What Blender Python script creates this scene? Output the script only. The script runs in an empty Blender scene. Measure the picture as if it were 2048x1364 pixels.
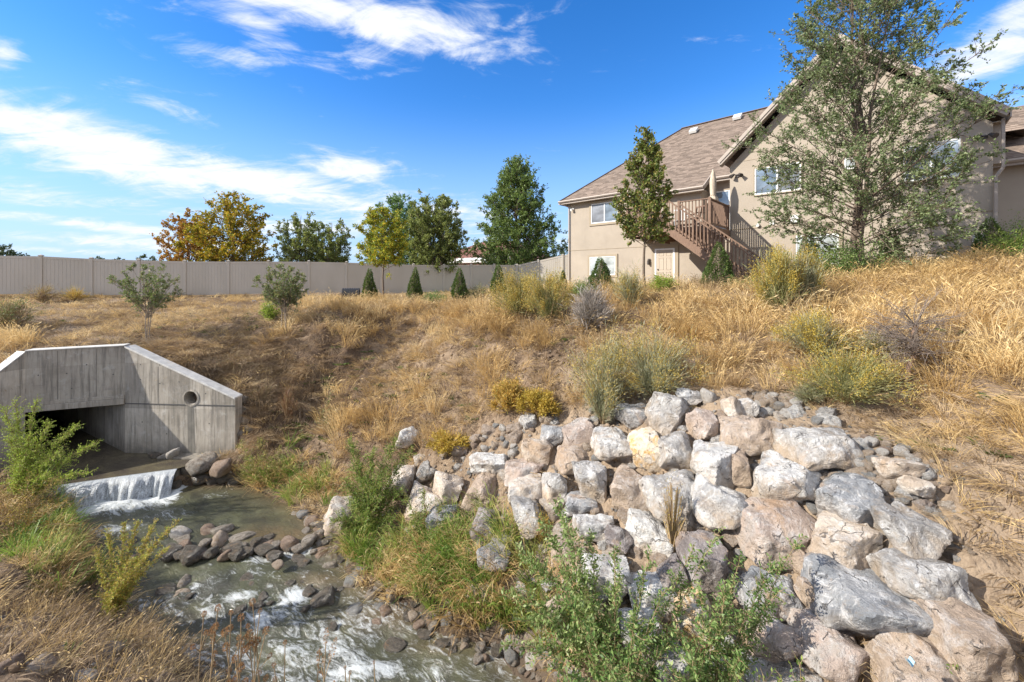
import bpy, bmesh, math, random
import numpy as np
from mathutils import Vector, Matrix, noise as mnoise

# ------------------------------------------------------------------ camera, sky, sun
scene = bpy.context.scene
COL = scene.collection
F = 820.0; CX = 1024.0; HY = 555.0            # focal length in photo pixels, principal column, horizon row

cam_d = bpy.data.cameras.new('camera'); cam = bpy.data.objects.new('camera', cam_d); COL.objects.link(cam)
cam.location = (0, 0, 0); cam.rotation_euler = (math.radians(90), 0, 0)
cam_d.sensor_width = 36.0; cam_d.lens = F / 2048 * 36.0
cam_d.shift_y = -(682 - HY) / 2048
cam_d.clip_start = 0.05; cam_d.clip_end = 3000
scene.camera = cam
scene.view_settings.view_transform = 'Standard'; scene.view_settings.look = 'None'
scene.view_settings.gamma = 1.0; scene.view_settings.use_curve_mapping = False
scene.view_settings.exposure = 0.72
scene.cycles.max_bounces = 6; scene.cycles.transparent_max_bounces = 8

SUN_EL = math.radians(32)
sh = Vector((-0.97, -0.243, 0)).normalized()
SUN = Vector((sh.x * math.cos(SUN_EL), sh.y * math.cos(SUN_EL), math.sin(SUN_EL)))
sd = bpy.data.lights.new('sun', 'SUN'); so = bpy.data.objects.new('sun', sd); COL.objects.link(so)
sd.energy = 4.8; sd.angle = math.radians(0.6); sd.color = (1.0, 0.94, 0.84)
so.rotation_euler = SUN.to_track_quat('Z', 'Y').to_euler(); so.location = (-30, -10, 30)


class NT:
    def __init__(s, tree): s.t = tree; s.n = tree.nodes; s.l = tree.links
    def node(s, typ, ins=None, **kw):
        nd = s.n.new(typ)
        for k, v in kw.items(): setattr(nd, k, v)
        for k, v in (ins or {}).items():
            if isinstance(v, bpy.types.NodeSocket): s.l.new(v, nd.inputs[k])
            else: nd.inputs[k].default_value = v
        return nd
    def math(s, op, a, b=0.0, c=0.0, clamp=False):
        nd = s.n.new('ShaderNodeMath'); nd.operation = op; nd.use_clamp = clamp
        for i, v in enumerate((a, b, c)):
            if isinstance(v, bpy.types.NodeSocket): s.l.new(v, nd.inputs[i])
            else: nd.inputs[i].default_value = v
        return nd.outputs[0]
    def mix(s, fac, a, b, blend='MIX'):
        nd = s.n.new('ShaderNodeMix'); nd.data_type = 'RGBA'; nd.blend_type = blend
        for i, v in ((0, fac), (6, a), (7, b)):
            if isinstance(v, bpy.types.NodeSocket): s.l.new(v, nd.inputs[i])
            else: nd.inputs[i].default_value = v if i == 0 else (*v[:3], 1)
        return nd.outputs[2]
    def noise(s, vec, scale, detail=4.0, rough=0.55, dist=0.0):
        return s.node('ShaderNodeTexNoise', {'Vector': vec, 'Scale': scale, 'Detail': detail, 'Roughness': rough, 'Distortion': dist}).outputs[0]
    def ramp(s, fac, stops):
        nd = s.n.new('ShaderNodeValToRGB'); e = nd.color_ramp.elements
        while len(e) < len(stops): e.new(0.5)
        for i, (p, c) in enumerate(stops):
            e[i].position = p; e[i].color = (*c[:3], 1) if not isinstance(c, (int, float)) else (c, c, c, 1)
        s.l.new(fac, nd.inputs[0]); return nd.outputs[0]
    def rng(s, v, a, b, c=0.0, d=1.0, smooth=False):
        nd = s.node('ShaderNodeMapRange', {'Value': v, 'From Min': a, 'From Max': b, 'To Min': c, 'To Max': d})
        if smooth: nd.interpolation_type = 'SMOOTHSTEP'
        return nd.outputs[0]
    def scale(s, vec, sc, rot=(0, 0, 0)):
        return s.node('ShaderNodeMapping', {'Vector': vec, 'Scale': sc, 'Rotation': rot}).outputs[0]


world = bpy.data.worlds.new('World'); scene.world = world; world.use_nodes = True
wt = NT(world.node_tree); wt.n.clear()
sky = wt.n.new('ShaderNodeTexSky'); sky.sky_type = 'NISHITA'; sky.sun_disc = False
sky.sun_elevation = SUN_EL; sky.sun_rotation = math.atan2(SUN.x, SUN.y)
sky.air_density = 1.0; sky.dust_density = 0.4; sky.ozone_density = 2.0; sky.altitude = 1400
tc = wt.n.new('ShaderNodeTexCoord').outputs['Generated']
sep = wt.node('ShaderNodeSeparateXYZ', {0: tc})
X, Y, Z = sep.outputs
az = wt.math('ARCTAN2', X, Y); el = wt.math('ARCSINE', Z)
def azel(px, py):
    u = (px - CX) / F; v = (HY - py) / F; a = math.atan(u); return a, math.atan(v * math.cos(a))
den = wt.math('ADD', wt.math('MAXIMUM', Z, 0.0), 0.16)
cp = wt.node('ShaderNodeCombineXYZ', {0: wt.math('DIVIDE', X, den), 1: wt.math('DIVIDE', Y, den), 2: 0.0}).outputs[0]
mask = None
CLOUDS = [(640, 5, 430, 62, 4, 1.25), (470, 118, 130, 34, -8, .75), (800, 85, 170, 40, -18, .8), (520, 60, 90, 60, 40, .75),
          (210, 300, 340, 60, 14, 1.3), (560, 370, 330, 42, 6, 1.15), (700, 338, 105, 34, 8, 1.15), (330, 212, 110, 24, 10, .62),
          (200, 452, 330, 15, 3, 1.0), (420, 490, 420, 16, 0, 1.05), (620, 455, 180, 24, 0, .95), (90, 500, 160, 10, 0, .9), (130, 250, 60, 12, 12, .6), (760, 150, 120, 10, -14, .5), (100, 392, 230, 24, 2, .9), (850, 435, 210, 40, 2, .95), (1010, 470, 120, 30, 0, .7), (1120, 478, 60, 22, 0, .6), (420, 430, 170, 22, 3, .75), (1010, 60, 120, 20, -28, .6), (0, 110, 45, 40, 30, .8),
          (1985, 95, 160, 60, -14, 1.15), (2030, 20, 150, 40, -10, .9), (1990, 215, 110, 30, -12, .8), (1110, 20, 80, 22, -10, .6)]
for (px, py, hl, hw, ang, st) in CLOUDS:
    a0, e0 = azel(px, py); a1, e1 = azel(px + hl * .5, py)
    kx = abs(math.hypot(a1 - a0, e1 - e0)) / (hl * .5)
    a2, e2 = azel(px, py - hw * .5); ky = abs(e2 - e0) / (hw * .5)
    r = math.radians(-ang); ca, sa = math.cos(r), math.sin(r)
    dx = wt.math('SUBTRACT', az, a0); dy = wt.math('SUBTRACT', el, e0)
    xx = wt.math('MULTIPLY', wt.math('ADD', wt.math('MULTIPLY', dx, ca), wt.math('MULTIPLY', dy, sa)), 1 / (hl * kx))
    yy = wt.math('MULTIPLY', wt.math('SUBTRACT', wt.math('MULTIPLY', dy, ca), wt.math('MULTIPLY', dx, sa)), 1 / (hw * ky))
    q = wt.math('ADD', wt.math('MULTIPLY', xx, xx), wt.math('MULTIPLY', yy, yy))
    g = wt.math('MULTIPLY', wt.math('EXPONENT', wt.math('MULTIPLY', q, -0.8)), st)
    mask = g if mask is None else wt.math('MAXIMUM', mask, g)
side = wt.math('MAXIMUM', wt.rng(wt.math('ABSOLUTE', az), 1.0, 1.5, 0, .75, True), wt.rng(el, .65, 1.0, 0, .75, True))       # unseen cloud carried round and overhead, made heavier for a less blue fill light
side = wt.math('MULTIPLY', side, wt.rng(wt.noise(cp, 0.7, 2), .25, .6, .35, 1))
mask = wt.math('MAXIMUM', mask, wt.math('MULTIPLY', side, 1.6))
warp = wt.scale(cp, (1.0, 1.9, 1), (0, 0, 0.5))
n1 = wt.noise(warp, 2.4, 12, 0.66, 1.3)
n2 = wt.noise(wt.scale(tc, (3, 3, 9), (0, .15, 0)), 2.2, 10, .66, .8)
nn = wt.math('ADD', wt.math('MULTIPLY', n1, .5), wt.math('MULTIPLY', n2, .5))
dens = wt.math('ADD', mask, wt.math('MULTIPLY', wt.math('SUBTRACT', nn, .5), 3.6))
dens = wt.rng(dens, 0.30, 1.25, 0, 1, True)
hz = wt.rng(el, -0.02, 0.42, .92, 0, True)
hs = wt.node('ShaderNodeHueSaturation', {'Hue': 0.508, 'Saturation': 1.36, 'Value': 1.72, 'Color': sky.outputs[0]}).outputs[0]
cl_col = wt.mix(wt.math('MULTIPLY', dens, 1.0), (4.9, 5.6, 6.8), (6.6, 6.7, 7.0))
base = wt.mix(hz, hs, (2.9, 4.2, 6.3))
skyc = wt.mix(wt.math('MULTIPLY', dens, .93), base, cl_col)
bg = wt.node('ShaderNodeBackground', {'Color': skyc, 'Strength': 0.10})
wo = wt.n.new('ShaderNodeOutputWorld'); wt.l.new(bg.outputs[0], wo.inputs[0])

# ------------------------------------------------------------------ helpers
R = random.Random(7)
def W(px, py, d): return ((px - CX) / F * d, d, (HY - py) / F * d)

def tag(o, label=None, cat=None, group=None, kind=None):
    if label: o['label'] = label
    if cat: o['category'] = cat
    if group: o['group'] = group
    if kind: o['kind'] = kind
    return o
def empty(name, loc, rz=0.0, **k):
    o = bpy.data.objects.new(name, None); COL.objects.link(o); o.location = loc; o.rotation_euler = (0, 0, rz)
    o.empty_display_size = .1
    return tag(o, **k)
def link(name, me, mat=None, parent=None, loc=None, **k):
    o = bpy.data.objects.new(name, me); COL.objects.link(o)
    if mat and not me.materials: me.materials.append(mat)
    if parent: o.parent = parent
    if loc is not None: o.location = loc
    return tag(o, **k)
def np_mesh(name, V, Fc, smooth=False, attrs=None):
    V = np.asarray(V, np.float32); Fc = np.asarray(Fc, np.int32)
    me = bpy.data.meshes.new(name); me.vertices.add(len(V)); me.vertices.foreach_set('co', V.ravel())
    k = Fc.shape[1]; me.loops.add(Fc.size); me.loops.foreach_set('vertex_index', Fc.ravel())
    me.polygons.add(len(Fc)); me.polygons.foreach_set('loop_start', np.arange(0, Fc.size, k, dtype=np.int32))
    me.polygons.foreach_set('loop_total', np.full(len(Fc), k, np.int32))
    if smooth: me.polygons.foreach_set('use_smooth', np.ones(len(Fc), bool))
    me.update(calc_edges=True)
    for nm, dom, arr in (attrs or []):
        a = me.attributes.new(nm, 'FLOAT', dom); a.data.foreach_set('value', np.asarray(arr, np.float32))
    return me
def bm_mesh(name, bm, smooth=False):
    me = bpy.data.meshes.new(name); bm.to_mesh(me); bm.free()
    if smooth:
        for p in me.polygons: p.use_smooth = True
    return me

class MB:
    """collects quads for one mesh"""
    def __init__(s): s.v = []; s.f = []
    def box(s, x0, x1, y0, y1, z0, z1):
        b = len(s.v)
        s.v += [(x0, y0, z0), (x1, y0, z0), (x1, y1, z0), (x0, y1, z0), (x0, y0, z1), (x1, y0, z1), (x1, y1, z1), (x0, y1, z1)]
        s.f += [tuple(b + i for i in q) for q in ((0, 3, 2, 1), (4, 5, 6, 7), (0, 1, 5, 4), (1, 2, 6, 5), (2, 3, 7, 6), (3, 0, 4, 7))]; return s
    def bar(s, p, q, w, h, up=(0, 0, 1)):
        p = Vector(p); q = Vector(q); d = (q - p).normalized(); upv = Vector(up)
        if abs(d.dot(upv)) > .98: upv = Vector((1, 0, 0))
        sd_ = d.cross(upv).normalized() * w / 2; u = sd_.cross(d).normalized() * h / 2; b = len(s.v)
        for c in (p, q):
            for a_, b_ in ((-1, -1), (1, -1), (1, 1), (-1, 1)): s.v.append(tuple(c + sd_ * a_ + u * b_))
        s.f += [tuple(b + i for i in q_) for q_ in ((0, 1, 2, 3), (7, 6, 5, 4), (0, 4, 5, 1), (1, 5, 6, 2), (2, 6, 7, 3), (3, 7, 4, 0))]; return s
    def prism(s, poly, off):
        """polygon (3-D points) swept along a vector"""
        b = len(s.v); n = len(poly); off = Vector(off)
        s.v += [tuple(p) for p in poly] + [tuple(Vector(p) + off) for p in poly]
        s.f += [tuple(b + i for i in range(n)), tuple(b + n + i for i in reversed(range(n)))]
        s.f += [(b + i, b + n + i, b + n + (i + 1) % n, b + (i + 1) % n) for i in range(n)]; return s
    def cyl(s, p, q, r0, r1=None, n=10, caps=True):
        r1 = r0 if r1 is None else r1; p = Vector(p); q = Vector(q); d = (q - p).normalized()
        a = d.orthogonal().normalized(); c = d.cross(a); b = len(s.v)
        for ctr, r in ((p, r0), (q, r1)):
            for i in range(n):
                t = 2 * math.pi * i / n; s.v.append(tuple(ctr + (a * math.cos(t) + c * math.sin(t)) * r))
        s.f += [(b + i, b + (i + 1) % n, b + n + (i + 1) % n, b + n + i) for i in range(n)]
        if caps: s.f += [tuple(b + i for i in reversed(range(n))), tuple(b + n + i for i in range(n))]
        return s
    def lathe(s, c, prof, n=14):
        b = len(s.v); c = Vector(c)
        for (r, z) in prof:
            for i in range(n):
                t = 2 * math.pi * i / n; s.v.append((c.x + r * math.cos(t), c.y + r * math.sin(t), c.z + z))
        for j in range(len(prof) - 1):
            s.f += [(b + j * n + i, b + j * n + (i + 1) % n, b + (j + 1) * n + (i + 1) % n, b + (j + 1) * n + i) for i in range(n)]
        return s
    def mesh(s, name, off=(0, 0, 0), bevel=0.0, smooth=False):
        me = bpy.data.meshes.new(name)
        me.from_pydata([(v[0] - off[0], v[1] - off[1], v[2] - off[2]) for v in s.v], [], s.f); me.update()
        bm = bmesh.new(); bm.from_mesh(me); bmesh.ops.recalc_face_normals(bm, faces=bm.faces)
        if bevel: bmesh.ops.bevel(bm, geom=bm.edges[:], offset=bevel, segments=1, affect='EDGES')
        bm.to_mesh(me); bm.free()
        if smooth:
            for p in me.polygons: p.use_smooth = True
        return me

# ------------------------------------------------------------------ materials
MATS = {}
def new_mat(name):
    m = bpy.data.materials.new(name); m.use_nodes = True; t = NT(m.node_tree); t.n.clear()
    out = t.n.new('ShaderNodeOutputMaterial'); MATS[name] = m; return m, t, out
def principled(t, out, col, rough=0.8, bump=None, bstr=0.3, bdist=0.02, **ins):
    p = t.n.new('ShaderNodeBsdfPrincipled')
    for k, v in [('Base Color', col), ('Roughness', rough)] + list(ins.items()):
        k = k.replace('_', ' ')
        if isinstance(v, bpy.types.NodeSocket): t.l.new(v, p.inputs[k])
        else: p.inputs[k].default_value = (*v[:3], 1) if isinstance(v, (tuple, list)) else v
    if bump is not None:
        b = t.node('ShaderNodeBump', {'Height': bump, 'Strength': bstr, 'Distance': bdist}); t.l.new(b.outputs[0], p.inputs['Normal'])
    t.l.new(p.outputs[0], out.inputs[0]); return p
def obj_co(t): return t.n.new('ShaderNodeTexCoord').outputs['Object']
def world_co(t): return t.n.new('ShaderNodeNewGeometry').outputs['Position']
def rand_off(t, co, k=37.0):
    oi = t.n.new('ShaderNodeObjectInfo').outputs['Random']
    v = t.node('ShaderNodeVectorMath', {0: co, 1: t.node('ShaderNodeCombineXYZ', {0: t.math('MULTIPLY', oi, k), 1: t.math('MULTIPLY', oi, k * .7), 2: t.math('MULTIPLY', oi, k * 1.3)}).outputs[0]}, operation='ADD').outputs[0]
    return v, oi

def simple_mat(name, col, rough=.7, var=.15, scale=8.0, bump=.15, **kw):
    m, t, out = new_mat(name); co = obj_co(t); n = t.noise(co, scale, 5)
    c = t.mix(t.rng(n, .3, .7), tuple(x * (1 - var) for x in col), tuple(min(1, x * (1 + var)) for x in col))
    principled(t, out, c, rough, t.noise(co, scale * 6, 4), bump, .01, **kw); return m

def leaf_mat(name, cols, trans=.35, rough=.55, spec=.3, attr=True, patch=None, dry=False):
    """cols: list of stops over a per-leaf random number"""
    m, t, out = new_mat(name)
    if attr: rv = t.node('ShaderNodeAttribute', attribute_name='rnd').outputs['Fac']
    else: rv = t.n.new('ShaderNodeObjectInfo').outputs['Random']
    if patch:
        n = t.noise(world_co(t), patch, 3); rv = t.math('ADD', t.math('MULTIPLY', rv, .55), t.rng(n, .3, .7, 0, .45), clamp=True)
    st = [(i / max(1, len(cols) - 1), c) for i, c in enumerate(cols)]
    c = t.ramp(rv, st)
    d = t.node('ShaderNodeBsdfPrincipled', {'Base Color': c, 'Roughness': rough, 'Specular IOR Level': spec})
    tr = t.node('ShaderNodeBsdfTranslucent', {'Color': c if dry else t.mix(.22, c, (.45, .55, .08))})
    mx = t.node('ShaderNodeMixShader', {0: trans, 1: d.outputs[0], 2: tr.outputs[0]}); t.l.new(mx.outputs[0], out.inputs[0]); return m

M_bark = simple_mat('bark', (.16, .12, .09), .9, .35, 20, .6)
M_bark_pale = simple_mat('pale_bark', (.30, .25, .20), .9, .3, 20, .5)
M_twig_grey = simple_mat('grey_twig', (.22, .175, .145), .9, .25, 12, .4)
M_twig_tan = simple_mat('tan_twig', (.34, .24, .13), .9, .25, 12, .4)
M_deadwood = simple_mat('dead_wood', (.24, .15, .10), .9, .4, 10, .6)
L_elm = leaf_mat('elm_leaves', [(.055, .09, .035), (.12, .17, .065), (.21, .26, .12), (.34, .38, .21)], .3)
L_pear = leaf_mat('pear_leaves', [(.075, .12, .03), (.14, .21, .055), (.23, .31, .10)], .35, .45)
L_olive = leaf_mat('olive_leaves', [(.12, .16, .05), (.22, .26, .08), (.34, .35, .12)], .4)
L_street = leaf_mat('ornamental_leaves', [(.07, .11, .025), (.15, .20, .045), (.25, .28, .08), (.32, .20, .07)], .3)
L_maple_y = leaf_mat('yellowing_maple_leaves', [(.10, .13, .02), (.30, .27, .02), (.55, .40, .03), (.55, .27, .03)], .35)
L_maple_o = leaf_mat('orange_maple_leaves', [(.20, .15, .03), (.42, .22, .04), (.55, .27, .05), (.40, .13, .04)], .35)
L_locust = leaf_mat('yellowgreen_locust_leaves', [(.12, .20, .03), (.25, .32, .04), (.50, .45, .04), (.65, .45, .03)], .4)
L_locust_d = leaf_mat('green_locust_leaves', [(.07, .15, .05), (.13, .24, .08), (.20, .33, .12)], .4)
L_dist = leaf_mat('distant_leaves', [(.05, .08, .04), (.09, .12, .05)], .2)
L_sapl = leaf_mat('sapling_leaves', [(.08, .13, .035), (.15, .21, .07), (.26, .31, .15), (.34, .24, .12)], .3)
L_shrub = leaf_mat('shrub_leaves', [(.06, .12, .02), (.12, .20, .04), (.22, .30, .07), (.32, .36, .08)], .4)
L_fore = leaf_mat('foreground_leaves', [(.07, .14, .035), (.12, .21, .055), (.20, .29, .09), (.36, .42, .17)], .35, .45)
L_pale = leaf_mat('pale_shoot_leaves', [(.10, .17, .045), (.19, .28, .08), (.31, .39, .15), (.42, .48, .22)], .4, .45)
L_bright = leaf_mat('bright_shrub_leaves', [(.16, .26, .03), (.30, .40, .06), (.42, .50, .10)], .45)
L_spruce = leaf_mat('spruce_needles', [(.04, .08, .02), (.08, .14, .035), (.13, .20, .055), (.16, .17, .06)], .2, .6)
L_rabbit = leaf_mat('rabbitbrush_stems', [(.19, .20, .08), (.32, .32, .14), (.45, .42, .22)], .3)
L_sage = leaf_mat('sage_grey_stems', [(.24, .25, .15), (.38, .38, .24), (.50, .47, .32)], .3)
L_flow = leaf_mat('rabbitbrush_flowers', [(.36, .27, .06), (.52, .39, .08), (.62, .47, .16)], .3, dry=True)
L_gold = leaf_mat('golden_flowers', [(.34, .24, .04), (.50, .36, .05), (.60, .46, .12)], .3, dry=True)
L_golddry = leaf_mat('golden_leaves', [(.42, .27, .06), (.60, .38, .08), (.66, .47, .16), (.3, .3, .06)], .4, dry=True)
L_reed = leaf_mat('reed_blades', [(.10, .16, .03), (.18, .24, .05), (.35, .34, .08), (.50, .40, .14)], .35)
L_straw = leaf_mat('straw_blades', [(.34, .22, .09), (.57, .39, .165), (.76, .565, .275), (.86, .71, .43)], .35, .6, .3, False, .5, dry=True)
L_strawb = leaf_mat('brown_straw_blades', [(.18, .12, .07), (.34, .235, .13), (.52, .38, .22), (.66, .52, .33)], .25, .7, .2, False, .7, dry=True)
L_litter = leaf_mat('litter_blades', [(.16, .11, .075), (.26, .19, .13), (.40, .30, .20), (.50, .40, .28)], .15, .8, .2, False, .9, dry=True)
L_weed = leaf_mat('low_weed_leaves', [(.07, .10, .03), (.11, .15, .05), (.18, .22, .08)], .3, .6, .3, False)
L_teasel = leaf_mat('teasel_heads', [(.20, .10, .045), (.32, .17, .07), (.42, .26, .12)], .2, dry=True)

def dirt_mat():
    m, t, out = new_mat('dry_soil'); co = world_co(t)
    n1 = t.noise(co, .45, 5, .6, .4); n2 = t.noise(co, 6, 8, .7); n3 = t.noise(co, 45, 5, .7)
    c = t.ramp(n1, [(.30, (.13, .09, .06)), (.48, (.23, .165, .11)), (.62, (.36, .27, .185)), (.75, (.27, .19, .11))])
    c = t.mix(t.rng(n2, .38, .68), c, (.17, .115, .075)); c = t.mix(t.rng(n3, .55, .75, 0, .65), c, (.52, .43, .33))
    vor = t.node('ShaderNodeTexVoronoi', {'Vector': co, 'Scale': 16.0}).outputs['Distance']
    h = t.math('ADD', t.math('MULTIPLY', n2, 1.2), t.math('ADD', t.math('MULTIPLY', n3, .4), t.math('MULTIPLY', t.rng(vor, 0, .5, 1, 0), .35)))
    rv = t.node('ShaderNodeVectorMath', {0: co, 1: (3.0, 5.9, -3.4)}, operation='DISTANCE').outputs['Value']; c = t.mix(t.rng(t.math('ADD', rv, t.math('MULTIPLY', n1, 2.0)), 5.6, 4.2, 0, .75), c, (.38, .29, .205)); c = t.mix(t.rng(n2, .50, .66, 0, .6), c, (.15, .105, .07))
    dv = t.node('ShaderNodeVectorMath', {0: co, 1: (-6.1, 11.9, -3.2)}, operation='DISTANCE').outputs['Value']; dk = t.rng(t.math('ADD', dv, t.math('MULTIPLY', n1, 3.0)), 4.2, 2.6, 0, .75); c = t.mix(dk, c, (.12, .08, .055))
    wz = t.rng(t.math('ADD', t.node('ShaderNodeSeparateXYZ', {0: co}).outputs[2], t.math('MULTIPLY', n2, .22)), -4.98, -4.84, .8, 0); c = t.mix(wz, c, (.075, .055, .04))
    principled(t, out, c, t.rng(wz, 0, .8, .95, .45), h, .9, .06, Specular_IOR_Level=.2); return m
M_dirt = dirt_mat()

def concrete_mat():
    m, t, out = new_mat('weathered_concrete'); co = obj_co(t)
    big = t.noise(co, .9, 5, .6, .3); st = t.noise(t.scale(co, (5, 5, .35)), 2.2, 7, .65); fine = t.noise(co, 60, 6, .7); mid = t.noise(co, 5, 8, .7)
    c = t.ramp(big, [(.3, (.33, .295, .245)), (.5, (.47, .42, .355)), (.7, (.58, .53, .455))])
    c = t.mix(t.rng(st, .48, .66, 0, .7), c, (.17, .155, .135)); st2 = t.noise(t.scale(co, (9, 9, .5)), 3.1, 8, .7); c = t.mix(t.rng(st2, .56, .7, 0, .55), c, (.70, .66, .60)); c = t.mix(t.rng(st2, .44, .32, 0, .6), c, (.15, .14, .12)); c = t.mix(t.rng(mid, .55, .75, 0, .6), c, (.66, .64, .60)); c = t.mix(t.rng(t.noise(co, 3.3, 8, .72, .6), .55, .68, 0, .55), c, (.26, .24, .22))
    bri = t.node('ShaderNodeTexBrick', {'Vector': t.scale(co, (1, 1, 1), (math.pi / 2, 0, 0)), 'Color1': (1.1, 1.1, 1.1, 1), 'Color2': (.6, .6, .6, 1), 'Mortar': (.6, .6, .6, 1), 'Scale': 1.0, 'Mortar Size': .004, 'Brick Width': .62, 'Row Height': 1.22}, offset=0.0)
    c = t.mix(.75, c, t.mix(1.0, c, bri.outputs[0], 'MULTIPLY'))
    sepz = t.node('ShaderNodeSeparateXYZ', {0: co}).outputs[2]
    wet = t.math('MULTIPLY', t.rng(sepz, .45, .05), t.rng(mid, .3, .6, .3, 1))
    c = t.mix(t.math('MULTIPLY', wet, .75), c, (.11, .10, .085))
    principled(t, out, c, .88, t.math('ADD', fine, t.math('MULTIPLY', mid, 1.5)), .35, .02, Specular_IOR_Level=.25); return m
M_conc = concrete_mat()
M_conc_top = simple_mat('pale_concrete', (.56, .54, .50), .9, .2, 6, .4)  # paler concrete tone for the wall copings
M_hole = simple_mat('dark_pipe_inside', (.10, .095, .09), .9)

def stucco_mat(name, col):
    m, t, out = new_mat(name); co = obj_co(t); n = t.noise(co, .8, 5, .6); f = t.noise(co, 90, 3, .6); st = t.noise(t.scale(co, (3, 3, .3)), 1.5, 5, .6)
    c = t.mix(t.rng(n, .3, .7), tuple(x * .9 for x in col), tuple(x * 1.08 for x in col))
    c = t.mix(t.rng(st, .55, .8, 0, .3), c, tuple(x * .75 for x in col))
    principled(t, out, c, .92, f, .35, .01, Specular_IOR_Level=.2); return m
M_stucco = stucco_mat('tan_stucco', (.385, .33, .268))
M_trim = stucco_mat('tan_trim_stucco', (.36, .30, .225))
M_fascia = simple_mat('grey_fascia', (.36, .305, .26), .6, .06)
M_soffit = simple_mat('soffit', (.36, .31, .26), .7, .06)
M_white = simple_mat('white_vinyl', (.80, .80, .78), .45, .04)
M_doorp = simple_mat('door_paint', (.44, .37, .29), .5, .05)
M_metal_d = simple_mat('dark_bronze', (.06, .05, .045), .5, .1, 8, .1)
M_greybox = simple_mat('grey_box_plastic', (.62, .62, .60), .5, .05)
def glass_mat(name, col, r=.04):
    m, t, out = new_mat(name); co = obj_co(t)
    n = t.noise(t.scale(co, (1, 1, 2.5)), .9, 3); c = t.mix(t.rng(n, .4, .6), tuple(x * .7 for x in col), tuple(x * 1.3 for x in col))
    principled(t, out, c, r, t.noise(co, 2.0, 2), .02, .05, Specular_IOR_Level=1.0, Metallic=.35); return m
M_glass = glass_mat('window_glass', (.20, .25, .30)); M_blind = glass_mat('glass_over_blinds', (.52, .56, .56), .12)
M_screen = glass_mat('glass_behind_screen', (.14, .15, .17), .35)

def roof_mat(name, base):
    m, t, out = new_mat(name); uv = t.n.new('ShaderNodeTexCoord').outputs['UV']
    br = t.node('ShaderNodeTexBrick', {'Vector': uv, 'Color1': (0, 0, 0, 1), 'Color2': (1, 1, 1, 1), 'Mortar': (.25, .25, .25, 1), 'Scale': 1.0, 'Mortar Size': .006, 'Brick Width': .30, 'Row Height': .145, 'Bias': 0.0}, offset=.37)
    v = t.node('ShaderNodeSeparateColor', {0: br.outputs[0]}).outputs[0]
    n = t.noise(t.scale(uv, (1, 3, 1)), 3.5, 5, .6); g = t.noise(uv, 60, 3)
    f = t.math('ADD', t.math('MULTIPLY', v, .55), t.math('ADD', t.math('MULTIPLY', n, .35), t.math('MULTIPLY', g, .25)))
    c = t.ramp(f, [(.25, tuple(x * .62 for x in base)), (.55, base), (.85, tuple(x * 1.38 for x in base))])
    principled(t, out, c, .95, g, .5, .01, Specular_IOR_Level=.15); return m
M_roof = roof_mat('brown_shingles', (.22, .172, .14)); M_roof_far = roof_mat('red_brown_shingles', (.24, .12, .10))
def wood_mat():
    m, t, out = new_mat('redwood_stain'); co, oi = rand_off(t, obj_co(t), 9); n = t.noise(t.scale(co, (6, 6, 1)), 6, 6, .6)
    c = t.ramp(n, [(.3, (.13, .075, .05)), (.6, (.22, .135, .09)), (.8, (.32, .21, .145))])
    principled(t, out, c, .7, n, .3, .01); return m
M_wood = wood_mat()
def vinyl_mat():
    m, t, out = new_mat('taupe_vinyl'); co = world_co(t)
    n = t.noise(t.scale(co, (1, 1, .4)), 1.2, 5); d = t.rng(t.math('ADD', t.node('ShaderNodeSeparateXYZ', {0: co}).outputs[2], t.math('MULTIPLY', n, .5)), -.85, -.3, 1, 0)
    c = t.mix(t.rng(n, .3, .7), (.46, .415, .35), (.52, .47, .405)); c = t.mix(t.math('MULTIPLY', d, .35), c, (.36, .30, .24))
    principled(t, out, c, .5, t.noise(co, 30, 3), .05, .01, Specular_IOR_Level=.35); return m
M_vinyl = vinyl_mat()

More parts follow.
